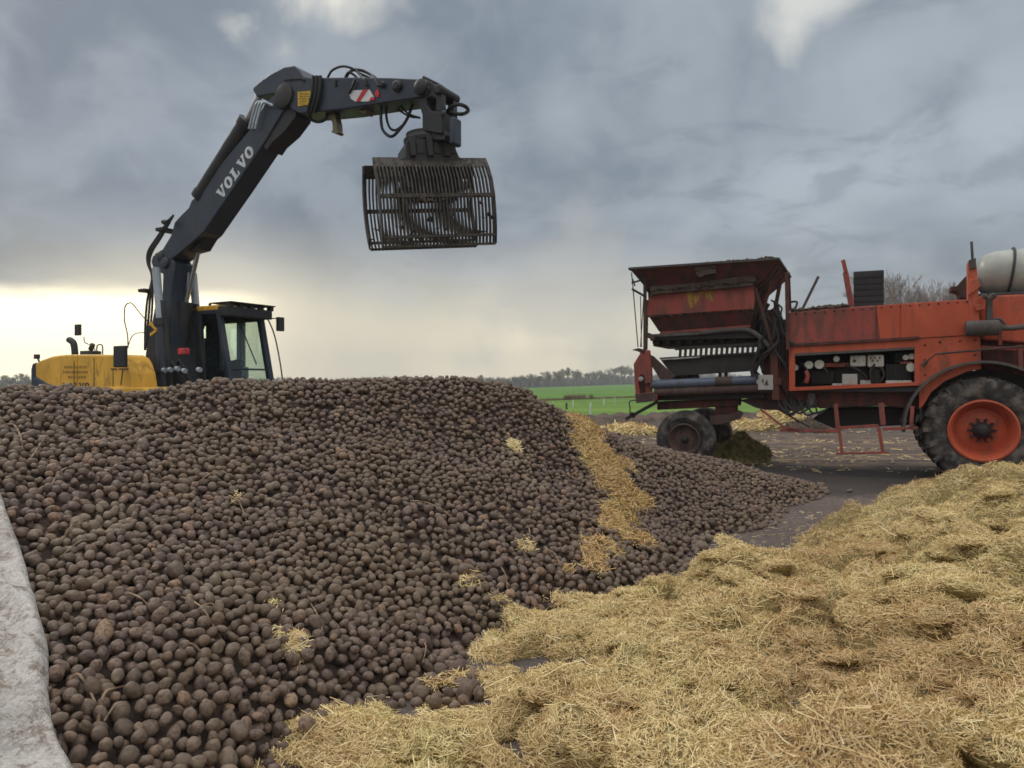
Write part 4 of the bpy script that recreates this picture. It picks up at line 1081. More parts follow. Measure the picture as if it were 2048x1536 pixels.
# --- upper boom
bs = -.21
bm_ = po([(308, 508), (325, 498), (342, 470), (349, 444), (360, 432), (377, 415), (383, 400), (403, 386), (440, 330), (509, 247), (530, 205), (555, 183), (580, 186), (585, 205), (566, 222), (532, 279),
          (470, 372), (407, 464), (385, 484), (352, 512), (340, 520), (325, 524), (312, 520)], bs)
mb = MB(); mb.prism(bm_, bs, .21); bo = mb.build('boom', M['grey'], ex, .02)
mb = MB()
A = q(408, 470, bs); B = q(385, 492, bs); mb.prism(po([(400, 462), (425, 440), (423, 468), (404, 500), (384, 505), (376, 490)], 0), -.10, .19); mb.build('boom_lug', M['dark'], bo, .01)
mb = MB(); mb.prism([(u_, z_) for u_, z_ in po([(560, 205), (590, 222), (588, 232), (566, 262), (540, 285), (530, 300), (524, 292)], bs)], bs + .03, .18); mb.build('boom_nose', M['dark'], bo, .01)
mb = MB(); word(mb, 'VOLVO', q(443, 401, bs), q(511, 303, bs), .22, bs - .001); mb.build('boom_lettering', M['letters'], bo)
mb = MB(); c = q(567, 195, bs)
mb.lathe([(-.26, .15), (-.24, .20), (.24, .20), (.26, .15)], 24, 'Y', (c[0], 0, c[1])); c = q(322, 514, bs); mb.lathe([(-.26, .06), (-.24, .09), (.24, .09), (.26, .06)], 20, 'Y', (c[0], 0, c[1]))
c = q(345, 445, bs); mb.tube([(c[0] - .1, -.33, c[1]), (c[0] + .05, -.33, c[1] - .02)], .05, 10); mb.each('pivot_pin', M['dark'], bo)
# arm cylinder on top of the boom
mb = MB(); mb.tube([pp(401, 392, -.12), pp(493, 246, -.12)], .145, 18); cy = mb.build('arm_cylinder', M['dark'], ex)
mb = MB(); mb.tube([pp(490, 249, -.12), pp(518, 192, -.12)], .07, 14); mb.build('cylinder_rod', M['chrome'], cy)
mb = MB(); mb.tube([pp(489, 253, -.12), pp(496, 240, -.12)], .165, 18); mb.tube([pp(399, 395, -.12), pp(405, 386, -.12)], .16, 16); mb.each('cylinder_collar', M['dark'], cy)
mb = MB()
for k, (dx_, v) in enumerate(((0, -.2), (6, -.24), (12, -.28))):
    mb.tube(curve_pts([pp(498 + dx_, 258, v), pp(506 + dx_, 228, v), pp(514 + dx_, 206, v), pp(528 + dx_, 204 + k * 2, v), pp(534 + dx_, 212, v)], 6), .022, 8)
mb.each('steel_pipe', M['cylpaint'], ex)
# --- stick
ss_ = -.23
st = po([(505, 180), (507, 174), (518, 164), (540, 148), (567, 134), (588, 131), (598, 139), (606, 152), (620, 155), (700, 154), (780, 155), (838, 158), (853, 163), (858, 176), (853, 190), (834, 196), (790, 202), (736, 210), (690, 218), (650, 222), (600, 227),
         (582, 218), (570, 196), (552, 186), (530, 190), (512, 193)], ss_)
mb = MB(); mb.prism(st, ss_, .23); sk = mb.build('stick', M['grey'], ex, .02)
def rect(mb, px, py, wx, wy, v, th=.02, rot=0):
    c = q(px, py, v); k = .0079; hw, hh = wx * k / 2, wy * k / 2
    mb.prism([(c[0] + a * math.cos(rot) - b * math.sin(rot), c[1] + a * math.sin(rot) + b * math.cos(rot)) for a, b in ((-hw, -hh), (hw, -hh), (hw, hh), (-hw, hh))], v - th, v)
mb = MB(); mb.prism(po([(596, 184), (623, 182), (622, 202), (616, 210), (597, 213)], ss_), ss_ - .012, ss_); sg = mb.build('load_plate', M['sign'], sk)
mb = MB()
for k, yy_ in enumerate((188, 193, 198, 203, 208)):
    x_ = 599
    rs2 = random.Random(k)
    while x_ < (618 if k < 3 else 612):
        wv = rs2.uniform(1.5, 4); rect(mb, x_ + wv / 2, yy_, wv, 2.0, ss_ - .012, .004); x_ += wv + 1.3
mb.build('plate_lettering', M['darktext'], sg)
mb = MB(); mb.prism(po([(700, 190), (706, 181), (740, 180), (748, 194), (740, 203), (712, 204), (703, 198)], ss_), ss_ - .012, ss_); wm = mb.build('warning_decal', M['decalwhite'], sk)
mb = MB(); mb.prism(po([(713, 204), (721, 204), (737, 180), (727, 180)], ss_), ss_ - .018, ss_ - .012); mb.prism(po([(739, 202), (750, 201), (750, 196), (744, 194)], ss_), ss_ - .018, ss_ - .012)
mb.prism(po([(751, 187), (756, 178), (760, 186), (758, 195), (752, 193)], ss_), ss_ - .018, ss_); mb.each('warning_stripe', M['decalred'], wm)
mb = MB()
for px, py, r_ in ((796, 173, .085), (767, 170, .05), (843, 175, .12), (570, 192, .2)):
    c = q(px, py, ss_); mb.lathe([(-.30, r_ * .6), (-.27, r_), (.25, r_), (.28, r_ * .6)], 18, 'Y', (c[0], 0, c[1]))
mb.each('pivot_pin', M['dark'], sk)
mb = MB()
for px in (627, 634, 641): c0 = pp(px, 152, ss_ - .03); c1 = pp(px - 12, 226, ss_ - .03); mb.tube(curve_pts([c0, pp(px - 3, 190, ss_ - .05), c1], 6), .030, 8)
mb.tube(curve_pts([pp(710, 160, -.27), pp(704, 175, -.27), pp(698, 186, -.26)], 5), .02, 6); mb.tube([pp(671, 160, -.245), pp(671, 173, -.245)], .014, 6)
mb.tube(curve_pts([pp(568, 160, -.245), pp(605, 158, -.245), pp(606, 164, -.245)], 5), .01, 6)
mb.each('hose_clamp', M['black'], sk)
# hoses over, under and in front of the stick
mb = MB()
T = [([(655, 156, -.1), (664, 141, -.1), (683, 133, -.1), (702, 136, -.1), (722, 148, 0), (740, 156, 0)], .020),
     ([(692, 156, .05), (700, 143, .05), (712, 139, .05), (728, 143, .05), (746, 152, .05), (752, 157, .05)], .022),
     ([(690, 156, -.15), (697, 145, -.15), (708, 150, -.1), (716, 158, -.1)], .02),
     ([(712, 140, -.1), (720, 150, -.16), (728, 160, -.25), (733, 172, -.26)], .02),
     ([(700, 142, 0), (722, 140, 0), (742, 150, 0), (750, 158, -.2), (757, 172, -.27)], .02),
     ([(620, 222, -.1), (622, 238, -.1), (637, 244, -.1), (651, 238, -.1), (655, 222, -.1)], .024),
     ([(596, 228, .1), (602, 237, .1), (615, 237, .1), (620, 226, .1)], .018),
     ([(763, 205, -.1), (762, 240, -.12), (767, 262, -.12), (783, 273, -.12), (800, 258, -.1), (815, 236, 0), (828, 200, 0)], .024),
     ([(773, 205, 0), (773, 235, 0), (780, 256, 0), (792, 260, 0), (806, 250, 0)], .020),
     ([(776, 207, .1), (800, 222, .1), (820, 233, .1), (838, 235, .1)], .016), ([(790, 205, 0), (800, 212, 0), (818, 228, 0), (840, 236, 0)], .016),
     ([(893, 226, 0), (902, 214, -.1), (918, 209, -.25), (932, 214, -.2), (936, 222, 0), (925, 228, .2), (905, 226, .1), (893, 222, .1)], .028)]
for ctrl, r_ in T: mb.tube(curve_pts([pp(*c) for c in ctrl], 7), r_, 8)
mb.each('hydraulic_hose', M['black'], ex)
mb = MB()
for k in range(3):
    dx_ = k * 4; mb.tube(curve_pts([pp(347 - dx_, 430 + k * 4, -.1 + k * .08), pp(322 - dx_, 475, -.1 + k * .08), pp(305 - dx_, 502, -.1 + k * .08), pp(299 - dx_ / 2, 525, -.1 + k * .08), pp(304, 555, -.1 + k * .08), pp(305 - dx_ * 1.3, 600, -.1), pp(301 - dx_ * 1.3, 650, -.2), pp(290, 700, -.3)], 7), .022, 8)
for y_ in (462, 583): a = pp(334 if y_ < 500 else 299, y_, 0); mb.box((a[0] - .07, -.2, a[2] - .03), (a[0] + .14, .16, a[2] + .03))
for k in range(5):
    mb.tube(curve_pts([pp(322 + k * 9, 762 - k * 2, -.3), pp(330 + k * 9, 735 - (k % 2) * 12, -.36), pp(345 + k * 6, 728 + (k % 3) * 8, -.36), pp(352 + k * 8, 770, -.3)], 6), .028, 8)
mb.each('boom_hose', M['black'], ex)
mb = MB()
for px, py in ((326, 740), (338, 739), (352, 737), (366, 741), (396, 739)): mb.tube([pp(px, py, -.48), pp(px + 5, py + 1, -.48)], .045, 10)
mb.each('hose_coupling', M['cylpaint'], ex)
mb = MB(); c = pp(366, 703, -.36); mb.box((c[0] - .08, -.42, c[2] - .06), (c[0] + .12, -.30, c[2] + .06)); mb.build('shutoff_valve', M['decalred'], ex, .02)
mb = MB(); mb.prism(po([(652, 223), (660, 221), (676, 221), (676, 232), (680, 248), (681, 263), (684, 267), (679, 271), (669, 267), (672, 262), (671, 248), (664, 236), (654, 230)], 0), -.08, .06)
mb.prism(po([(718, 214), (744, 211), (742, 224), (738, 232), (728, 226), (718, 223)], 0), -.10, .08); mb.each('stick_bracket', M['brass'], ex, .008)
# --- linkage head and rotator
mb = MB(); hv_ = -.20
mb.prism(po([(836, 160), (850, 158), (878, 174), (884, 184), (885, 222), (871, 222), (872, 196), (862, 193), (852, 196), (853, 208), (862, 222), (885, 222), (885, 262), (846, 258), (847, 240), (842, 222), (836, 203), (832, 185)], hv_), hv_, hv_ + .10)
mb.prism(po([(836, 160), (850, 158), (878, 174), (884, 184), (885, 222), (871, 222), (872, 196), (862, 193), (852, 196), (853, 208), (862, 222), (885, 222), (885, 262), (846, 258), (847, 240), (842, 222), (836, 203), (832, 185)], hv_), .10, .20)
mb.prism(po([(846, 224), (886, 224), (886, 268), (846, 262)], hv_), hv_ - .02, .14)
mb.prism(po([(846, 256), (884, 250), (892, 270), (888, 280), (826, 279), (823, 268), (829, 262)], -.18), -.18, .16)
c = q(879, 180, hv_); mb.lathe([(-.26, .05), (-.24, .075), (.24, .075), (.26, .05)], 16, 'Y', (c[0], 0, c[1])); mb.bar((q(850, 163, 0)[0], 0, q(850, 163, 0)[1]), (q(880, 178, 0)[0], 0, q(880, 178, 0)[1]), .2, .13)
mb.build('quick_coupler', M['dark'], ex, .012)
mb = MB(); a = pp(894, 232, -.24); b = pp(911, 284, -.24); mb.box((a[0], -.20, b[2]), (b[0] - .06, .02, a[2])); c = pp(886, 226, -.24); mb.lathe([(-.26, .05), (-.2, .05)], 14, 'Y', (c[0], 0, c[2])); mb.build('rotator_motor', M['grey'], ex, .03)
# --- grab
gu, gz = q(851, 324, 0)
GM = Matrix.Translation((gu, 0, gz)) @ Matrix.Rotation(R(50), 4, 'Z') @ Matrix.Rotation(R(-5.5), 4, 'Y')
mb = MB(); HW = .855
for sx in (-.30, -.04, .22): mb.prism([(sx, 0), (sx + .09, 0), (sx + .09, .30), (sx, .30)], -.34, -.28, GM)
mb.prism([(-.38, 0), (-.50, -.06), (.62, -.06), (.46, 0), (.40, .16), (.34, .27), (-.28, .27), (-.35, .20)], -.28, .30, GM)
mb.lathe([(.27, .30), (.34, .31), (.38, .26), (.44, .26)], 28, 'Z', (.0, 0, 0), GM); gr = mb.build('grab', M['dark'], ex, .01)
mb = MB()
for sx in (-.19, .07, .31): mb.prism([(sx, .05), (sx + .10, .05), (sx + .10, .22), (sx, .22)], -.30, -.26, GM)
mb.each('housing_recess', M['dark'], gr)
def shell(name, s, prof, lx):
    """s = -1 near shell, +1 far shell"""
    mb = MB(); nt = 31
    for k in range(nt):
        x = -HW + .03 + (2 * HW - .06) * k / (nt - 1) + lx
        for (y0, z0), (y1, z1) in zip(prof[1:-1], prof[2:]):
            a = Vector((x, s * y0, z0)); b = Vector((x, s * y1, z1)); t = (b - a).normalized(); nrm = Vector((0, t.z, -t.y)) * s
            w_ = .0105; th = .026
            vs = [p + Vector((sx * w_, 0, 0)) + nrm * th * e for p in (a - t * .01, b + t * .01) for sx, e in ((-1, -1), (1, -1), (1, 1), (-1, 1))]
            mb.add(vs, [(0, 3, 2, 1), (4, 5, 6, 7), (0, 1, 5, 4), (1, 2, 6, 5), (2, 3, 7, 6), (3, 0, 4, 7)], False, GM)
    def cross(y, z, h, d): mb.box((-HW + lx, min(s * y, s * (y + d)), z - h / 2), (HW + lx, max(s * y, s * (y + d)), z + h / 2), GM)
    (ya, za), (yb, zb) = prof[0], prof[1]
    mb.add([(-HW + lx, s * ya, za), (HW + lx, s * ya, za), (HW + lx, s * yb, zb), (-HW + lx, s * yb, zb), (-HW + lx, s * (ya - .03), za), (HW + lx, s * (ya - .03), za), (HW + lx, s * (yb - .03), zb), (-HW + lx, s * (yb - .03), zb)],
           [(0, 3, 2, 1), (4, 5, 6, 7), (0, 1, 5, 4), (1, 2, 6, 5), (2, 3, 7, 6), (3, 0, 4, 7)], False, GM)
    m_ = prof[3]; cross(m_[0] - .03, m_[1], .055, .06); l2 = prof[-2]; cross(l2[0] - .02, l2[1], .035, .05); l = prof[-1]; cross(l[0] - .02, l[1], .03, .05)
    for e in (-1, 1):                                   # end plates follow the curve of the shell
        out = [(s * y, z) for y, z in prof]; inn = [(s * max(.0, y - .13), z + .05) for y, z in prof[1:-1]][::-1]
        poly = out + inn; x = e * (HW + .012) + lx
        vs = [(x - .012, a, b) for a, b in poly] + [(x + .012, a, b) for a, b in poly]; n = len(poly)
        mb.add(vs, [tuple(range(n)), tuple(reversed(range(n, 2 * n)))] + [(i, i + n, (i + 1) % n + n, (i + 1) % n) for i in range(n)], False, GM)
    return mb.build(name, M['steel'], gr)
shell('grab_shell', -1, [(.24, .0), (.36, -.17), (.46, -.36), (.51, -.63), (.49, -.93), (.46, -1.11), (.43, -1.21), (.38, -1.34)], 0.02)
shell('grab_shell', 1, [(.24, .0), (.36, -.17), (.47, -.36), (.53, -.63), (.50, -.90), (.45, -1.05), (.41, -1.14), (.34, -1.25)], -0.05)
mb = MB()
mb.add([(-.50, -.09, -.05), (.55, -.09, -.05), (.42, -.09, -.60), (-.30, -.09, -.60), (-.50, .12, -.05), (.55, .12, -.05), (.42, .12, -.60), (-.30, .12, -.60)], [(0, 3, 2, 1), (4, 5, 6, 7), (0, 1, 5, 4), (1, 2, 6, 5), (2, 3, 7, 6), (3, 0, 4, 7)], False, GM)
for e in (-1, 1): mb.tube([(e * .5, .1, -.1), (e * .34, .42, -.66)], .045, 10, GM); mb.tube([(e * .5, -.1, -.1), (e * .36, -.44, -.5)], .035, 10, GM)
mb.each('grab_cylinder', M['dark'], gr)
mb = MB(); rs2 = random.Random(3)          # beet tops and mud stuck between the tines
for k in range(46):
    x = rs2.uniform(-.85, .85); z = rs2.uniform(-1.2, -.62); y = (.58 - (.62 + z) * -.0 - max(0, -z - .63) * .62) * rs2.choice((-1, 1)); rr_ = rs2.uniform(.012, .04)
    p0 = Vector((x, y, z)); mb.tube([p0, p0 + Vector((rs2.uniform(-.1, .1), rs2.uniform(-.04, .04), rs2.uniform(-.09, .03)))], [rr_, rr_ * .4], 6, GM)
mb.each('stuck_mud', M['mud'], gr)

# --- cab
cv0, cv1 = .34, 1.32
rb = q(350, 785, cv0); zb = 1.35
A0 = q(466, 766, cv0); A1 = q(438, 620, cv0); R1 = q(352, 612, cv0); ztop = A1[1]
uF0, uF1, uR = A0[0], A1[0], R1[0]
print('cab', uF0, uF1, uR, ztop)
mb = MB(); mb.box((uR, cv0, .95), (uF0 + .02, cv1, zb)); mb.box((uR, cv0, zb), (uR + .05, cv1, zb + .45)); cb = mb.build('cab', M['grey'], ex, .02)
def pil(a, b, w_, d_): mb.bar(a, b, w_, d_)
mb = MB()
for v in (cv0, cv1):
    mb.bar((uF0, v, zb - .02), (uF1, v, ztop), .10 if v == cv0 else .12, .10)
    mb.bar((uR + .05, v, zb), (uR + .05, v, ztop), .09, .09)
    mb.bar((uR + .75, v, zb), (uR + .75, v, ztop), .06, .06)
    mb.bar((uR, v, ztop - .03), (uF1, v, ztop - .03), .08, .08)
mb.bar((uF1, cv0, ztop - .04), (uF1, cv1, ztop - .04), .08, .08); mb.bar((uR + .05, cv0, ztop - .04), (uR + .05, cv1, ztop - .04), .08, .08)
mb.bar((uF0, cv0, zb), (uF0, cv1, zb), .08, .08)
zm = zb + (ztop - zb) * .33; um = uF0 + (uF1 - uF0) * .33; mb.bar((um, cv0, zm), (um, cv1, zm), .035, .035)
mb.build('cab_frame', M['grey'], cb, .012)
mb = MB(); mb.box((uR - .06, cv0 - .04, ztop - .01), (uF1 + .02, cv1 + .04, ztop + .10)); mb.build('cab_roof', M['yellow'], cb, .03)
mb = MB(); mb.box((uF1 + .025, cv0 - .05, ztop - .12), (uF1 + .30, cv1 + .06, ztop + .06)); mb.box((uF1 - .25, cv0 - .02, ztop + .13), (uF1 + .36, cv1 + .1, ztop + .155))
for v in np.linspace(cv0, cv1, 5): mb.box((uF1 + .2, v, ztop + .05), (uF1 + .3, v + .1, ztop + .14))
mb.build('sun_visor', M['dark'], cb, .015)
mb = MB(); mb.box((uR + .02, cv0 + .03, zb), (uR + .06, cv1 - .03, zb + .75)); mb.box((uR + .02, cv0 + .03, zb + .75), (uR + .06, cv0 + .30, ztop)); mb.box((uR + .02, cv1 - .30, zb + .75), (uR + .06, cv1 - .03, ztop)); mb.box((uR + .02, cv0 + .3, ztop - .22), (uR + .06, cv1 - .3, ztop)); mb.build('rear_wall', M['seat'], cb)
mb = MB(); mb.box((uR + .06, cv1 - .02, zb), (uR + .95, cv1 + .02, zb + .62)); mb.box((uR + .06, cv1 - .02, zb + .62), (uR + .22, cv1 + .02, ztop)); mb.box((uR + .62, cv1 - .03, zb + .6), (uR + .86, cv1 + .02, ztop)); mb.build('door_panel', M['cylpaint'], cb, .02)
mb = MB(); mb.box((uR + .1, cv0 + .05, ztop - .16), (uF1 - .02, cv1 - .05, ztop - .06)); mb.build('headliner', M['seat'], cb)
mb = MB(); g_ = .012
mb.add([(uF0, cv0, zb), (uF0, cv1, zb), (uF1, cv1, ztop), (uF1, cv0, ztop)], [(0, 1, 2, 3)]); mb.build('windscreen', M['glass'], cb, fix=False)
mb = MB(); mb.add([(uR + .05, cv0, zb), (uF0, cv0, zb), (uF1, cv0, ztop), (uR + .05, cv0, ztop)], [(0, 1, 2, 3)]); mb.build('side_window', M['glass'], cb, fix=False)
mb = MB(); mb.add([(uR + .05, cv1, zb), (uF0, cv1, zb), (uF1, cv1, ztop), (uR + .05, cv1, ztop)], [(0, 3, 2, 1)]); mb.build('door_window', M['glass'], cb, fix=False)
mb = MB(); mb.add([(uR + .02, cv0, zb + .45), (uR + .02, cv1, zb + .45), (uR + .02, cv1, ztop), (uR + .02, cv0, ztop)], [(0, 3, 2, 1)]); mb.build('rear_window', M['glass'], cb, fix=False)
mb = MB(); su = uR + .42; vc = (cv0 + cv1) / 2
mb.box((su - .05, vc - .25, zb + .12), (su + .45, vc + .25, zb + .26)); mb.add([(su - .14, vc - .24, zb + .2), (su + .02, vc - .24, zb + .2), (su - .06, vc - .2, zb + 1.0), (su - .18, vc - .2, zb + 1.0), (su - .14, vc + .24, zb + .2), (su + .02, vc + .24, zb + .2), (su - .06, vc + .2, zb + 1.0), (su - .18, vc + .2, zb + 1.0)],
    [(0, 1, 2, 3), (4, 7, 6, 5), (0, 4, 5, 1), (1, 5, 6, 2), (2, 6, 7, 3), (3, 7, 4, 0)]); mb.box((su - .19, vc - .13, zb + 1.0), (su - .08, vc + .13, zb + 1.2)); mb.build('seat', M['seat'], cb, .04)
mb = MB()
mb.box((uF0 - .42, cv0 + .12, zb), (uF0 - .18, cv0 + .34, zb + .72)); mb.box((su, cv0 + .05, zb + .2), (su + .5, cv0 + .2, zb + .42)); mb.box((su, cv1 - .2, zb + .2), (su + .5, cv1 - .06, zb + .42))
mb.tube([(uF0 - .35, vc, zb), (uF0 - .5, vc, zb + .62)], .035, 10); th = [(uF0 - .52 + .17 * math.cos(a) * .5, vc + .18 * math.sin(a), zb + .64 + .17 * math.cos(a) * .6) for a in np.linspace(0, 2 * PI, 20)]
mb.tube(th, .016, 8); mb.box((uF1 - .12, cv0 + .08, ztop - .5), (uF1 - .02, cv0 + .16, ztop - .25)); mb.box((uR + .05, cv0 + .02, zb), (uR + .35, cv1 - .02, zb + .55))
mb.build('control_console', M['machine'], cb, .01)
mb = MB(); mb.tube(curve_pts([(uF1 + .02, vc - .1, ztop - .05), (uF1 + .16, vc, ztop - .5), (uF0 + .02, vc + .05, zm + .1)], 6), .012, 6); mb.build('wiper', M['dark'], cb)
c = pp(557, 648, cv1 + .12); mb = MB(); mb.box((c[0] - .05, cv1 + .10, c[2] - .14), (c[0] + .03, cv1 + .25, c[2] + .14)); mb.tube([(uF1 + .03, cv1, ztop - .1), (c[0], cv1 + .15, c[2] + .12)], .012, 6); mb.build('cab_mirror', M['dark'], cb, .02)
mb = MB(); mb.tube(curve_pts([(uF1 + .1, cv1 + .1, ztop - .05), (uF1 + .30, cv1 + .14, ztop - .5), (uF0 + .13, cv1 + .12, zb + .3), (uF0 + .02, cv1 + .1, zb - .1)], 6), .014, 8); mb.build('cab_handrail', M['dark'], cb)
mb = MB(); a = pp(420, 603, .8); mb.tube([(a[0], .8, ztop + .08), (a[0], .8, ztop + .18)], .012, 6); mb.lathe([(ztop + .17, .03), (ztop + .21, .03), (ztop + .23, .01)], 12, 'Z', (a[0], .8, 0)); mb.build('roof_aerial', M['dark'], cb)

# ================================================================== self-propelled cleaner loader
LF = Frame((7.70, 12.24), 25); q = LF.q; pp = LF.p; po = LF.poly
ld = empty('cleaning_loader', (LF.o.x, LF.o.y, 0), LF.rz)
tag(ld, 'long muddy red self-propelled potato cleaning loader with hopper, engine bay and big rear wheel', 'farm machine')
def pbox(mb, px0, py0, px1, py1, v0, v1):
    a = q(px0, py0, v0); b = q(px1, py1, v0); mb.box((min(a[0], b[0]), v0, min(a[1], b[1])), (max(a[0], b[0]), v1, max(a[1], b[1])))
def wheel(c, Rr, rimR, wdt, v0, lugs, rimm, big):
    """outer face at v0, centre (u, z)"""
    u, z = c; mb = MB(); w_ = wdt
    mb.lathe([(v0 + .05, rimR), (v0 + .01, rimR + .04), (v0 - .02, rimR + (Rr - rimR) * .45), (v0 + .02, Rr * .93), (v0 + w_ * .14, Rr * .985), (v0 + w_ * .5, Rr), (v0 + w_ * .86, Rr * .985), (v0 + w_ - .02, Rr * .93), (v0 + w_ + .02, rimR + (Rr - rimR) * .45), (v0 + w_ - .05, rimR)], 56, 'Y', (u, 0, z), caps=(0, 0))
    if lugs:
        for k in range(lugs):
            for s in (0, 1):
                a0 = 2 * PI * (k + .5 * s) / lugs
                def P3(ang, rr_, v): return (u + rr_ * math.cos(ang), v, z + rr_ * math.sin(ang))
                va, vb = (v0 + .0, v0 + w_ * .52) if s == 0 else (v0 + w_ * .48, v0 + w_)
                a1, a2 = (a0, a0 + .20) if s == 0 else (a0 + .20, a0)
                da = .052; vs = []
                for an, vv in ((a1, va), (a2, vb)):
                    edge = (vv == v0 or vv == v0 + w_)
                    for dd, rr_ in ((-da, Rr * (.90 if edge else .96)), (da, Rr * (.90 if edge else .96)), (da * .7, Rr * (1.0 if edge else 1.035)), (-da * .7, Rr * (1.0 if edge else 1.035))): vs.append(P3(an + dd, rr_, vv))
                mb.add(vs, [(0, 3, 2, 1), (4, 5, 6, 7), (0, 1, 5, 4), (1, 2, 6, 5), (2, 3, 7, 6), (3, 0, 4, 7)])
                if s == 0:      # shoulder block seen from the side
                    vs = [P3(a1 + dd, rr_, vv) for vv in (v0 - .015, v0 + .05) for dd, rr_ in ((-da, Rr * .83), (da, Rr * .83), (da * .8, Rr * 1.0), (-da * .8, Rr * 1.0))]
                    mb.add(vs, [(0, 3, 2, 1), (4, 5, 6, 7), (0, 1, 5, 4), (1, 2, 6, 5), (2, 3, 7, 6), (3, 0, 4, 7)])
    wl = mb.build('wheel', M['rubber'], ld)
    mb = MB(); dp = .27 if big else .12
    mb.lathe([(v0 + .0, rimR + .015), (v0 - .012, rimR * .97), (v0 + .02, rimR * .90), (v0 + dp * .8, rimR * .80), (v0 + dp, rimR * .72), (v0 + dp * .85, rimR * .42), (v0 + dp * .75, rimR * .1)], 44, 'Y', (u, 0, z), caps=(0, 1)); rm = mb.build('rim', rimm, wl)
    mb = MB(); hr = rimR * (.27 if big else .22)
    mb.lathe([(v0 + dp * .8, hr), (v0 + dp * .45, hr), (v0 + dp * .3, hr * .8), (v0 + dp * .1, hr * .3)], 24, 'Y', (u, 0, z))
    if big:
        for k in range(10):
            a = 2 * PI * k / 10; mb.bar((u, v0 + dp * .62, z), (u + hr * 1.45 * math.cos(a), v0 + dp * .7, z + hr * 1.45 * math.sin(a)), .03, .028)
            mb.tube([(u + hr * 1.38 * math.cos(a), v0 + dp * .45, z + hr * 1.38 * math.sin(a)), (u + hr * 1.38 * math.cos(a), v0 + dp * .8, z + hr * 1.38 * math.sin(a))], .022, 8)
    mb.build('hub', M['machine'], rm, .004); return wl
RW = q(1967, 862, 0); wheel(RW, .873, .50, .60, 0.0, 20, M['orange'], True)
RW2 = (RW[0], RW[1]); wheel(RW2, .873, .50, .60, 2.05, 20, M['machine'], False)
FW = q(1368, 881, 0); wheel((FW[0], .555), .56, .30, .42, .0, 0, M['rust'], False); wheel((FW[0], .555), .56, .30, .42, 1.95, 0, M['machine'], False)
# fender
mb = MB(); vs = []; N_ = 40
for i in range(N_ + 1):
    a = R(183) - R(163) * i / N_; e = 1.0
    for rr_, v in ((1.13, -.02), (1.165, -.02), (1.175, .03), (1.175, .62), (1.155, .62), (1.145, .03)): vs.append((RW[0] + rr_ * math.cos(a), v, RW[1] + .01 + rr_ * math.sin(a) * .97))
mb.add(vs, [(i * 6 + k, i * 6 + (k + 1) % 6, (i + 1) * 6 + (k + 1) % 6, (i + 1) * 6 + k) for i in range(N_) for k in range(6)] + [tuple(range(6)), tuple(reversed(range(N_ * 6, N_ * 6 + 6)))], True)
mb.build('fender', M['fender'], ld)
# --- hull
mb = MB(); pbox(mb, 1850, 742, 2160, 870, .68, 1.95); mb.build('wheel_well', M['machine'], ld)
BV = .14
mb = MB(); mb.prism(po([(1578, 624), (1700, 614), (1938, 598), (1938, 670), (1840, 676), (1578, 692)], BV), BV, 2.3); hu = mb.build('hull', M['red'], ld, .02)
mb = MB(); mb.prism(po([(1752, 611), (1938, 599), (1938, 670), (1840, 676), (1760, 681)], BV), BV - .012, BV + .02); mb.build('hull_panel', M['orange'], hu, .004)
mb = MB(); mb.prism(po([(1840, 677), (1960, 670), (1963, 738), (1935, 743), (1890, 762), (1862, 785), (1846, 812), (1838, 818), (1838, 690)], BV), BV + .005, BV + .06); mb.build('side_panel', M['orange'], ld, .006)
mb = MB(); rs2 = random.Random(8)          # crumbled soil along the ledges
def crumbs(mb, p0, p1, n, v, s=.035, sag=0.0):
    for k in range(n):
        t = rs2.random(); a = q(p0[0] + (p1[0] - p0[0]) * t, p0[1] + (p1[1] - p0[1]) * t, v); r_ = rs2.uniform(.3, 1) * s
        c = Vector((a[0], v + rs2.uniform(-.02, .10), a[1] + rs2.uniform(-.3, .6) * r_)); pts_ = []
        mb.add([c + Vector((rs2.uniform(.6, 1.5) * x, rs2.uniform(.6, 1) * y, rs2.uniform(.5, 1) * z_)) * r_ for x, y, z_ in ((1, 0, 0), (0, 1, 0), (-1, 0, 0), (0, -1, 0), (0, 0, 1), (0, 0, -1))],
               [(0, 1, 4), (1, 2, 4), (2, 3, 4), (3, 0, 4), (1, 0, 5), (2, 1, 5), (3, 2, 5), (0, 3, 5)], True)
crumbs(mb, (1582, 690), (1700, 685), 170, BV - .03, .04); crumbs(mb, (1700, 685), (1838, 675), 100, BV - .03, .022); crumbs(mb, (1580, 621), (1700, 612), 160, BV + .02, .05); crumbs(mb, (1630, 619), (1690, 613), 60, BV + .1, .07)
mb.build('caked_mud', M['mud'], hu)
mb = MB(); mb.prism(po([(1578, 688), (1838, 673), (1838, 679), (1578, 694)], BV), BV - .06, BV + .1); mb.build('ledge', M['redmud'], hu, .005)
mb = MB()
for x_ in (1752, 1800): pbox(mb, x_, 612 - (x_ - 1700) * .06, x_ + 1, 676, BV - .016, BV)
for x_ in range(1592, 1935, 19):
    a = q(x_, 628 - (x_ - 1580) * .068, BV); mb.lathe([(BV - .022, .012), (BV - .01, .018), (BV + .01, .018)], 8, 'Y', (a[0], 0, a[1]))
for x_, y_ in ((1850, 690), (1850, 720), (1850, 750), (1880, 684), (1920, 682), (1950, 680), (1950, 710), (1900, 740)):
    a = q(x_, y_, BV); mb.lathe([(BV - .014, .014), (BV, .02), (BV + .01, .02)], 8, 'Y', (a[0], 0, a[1]))
mb.each('bolt', M['redmud'], hu)
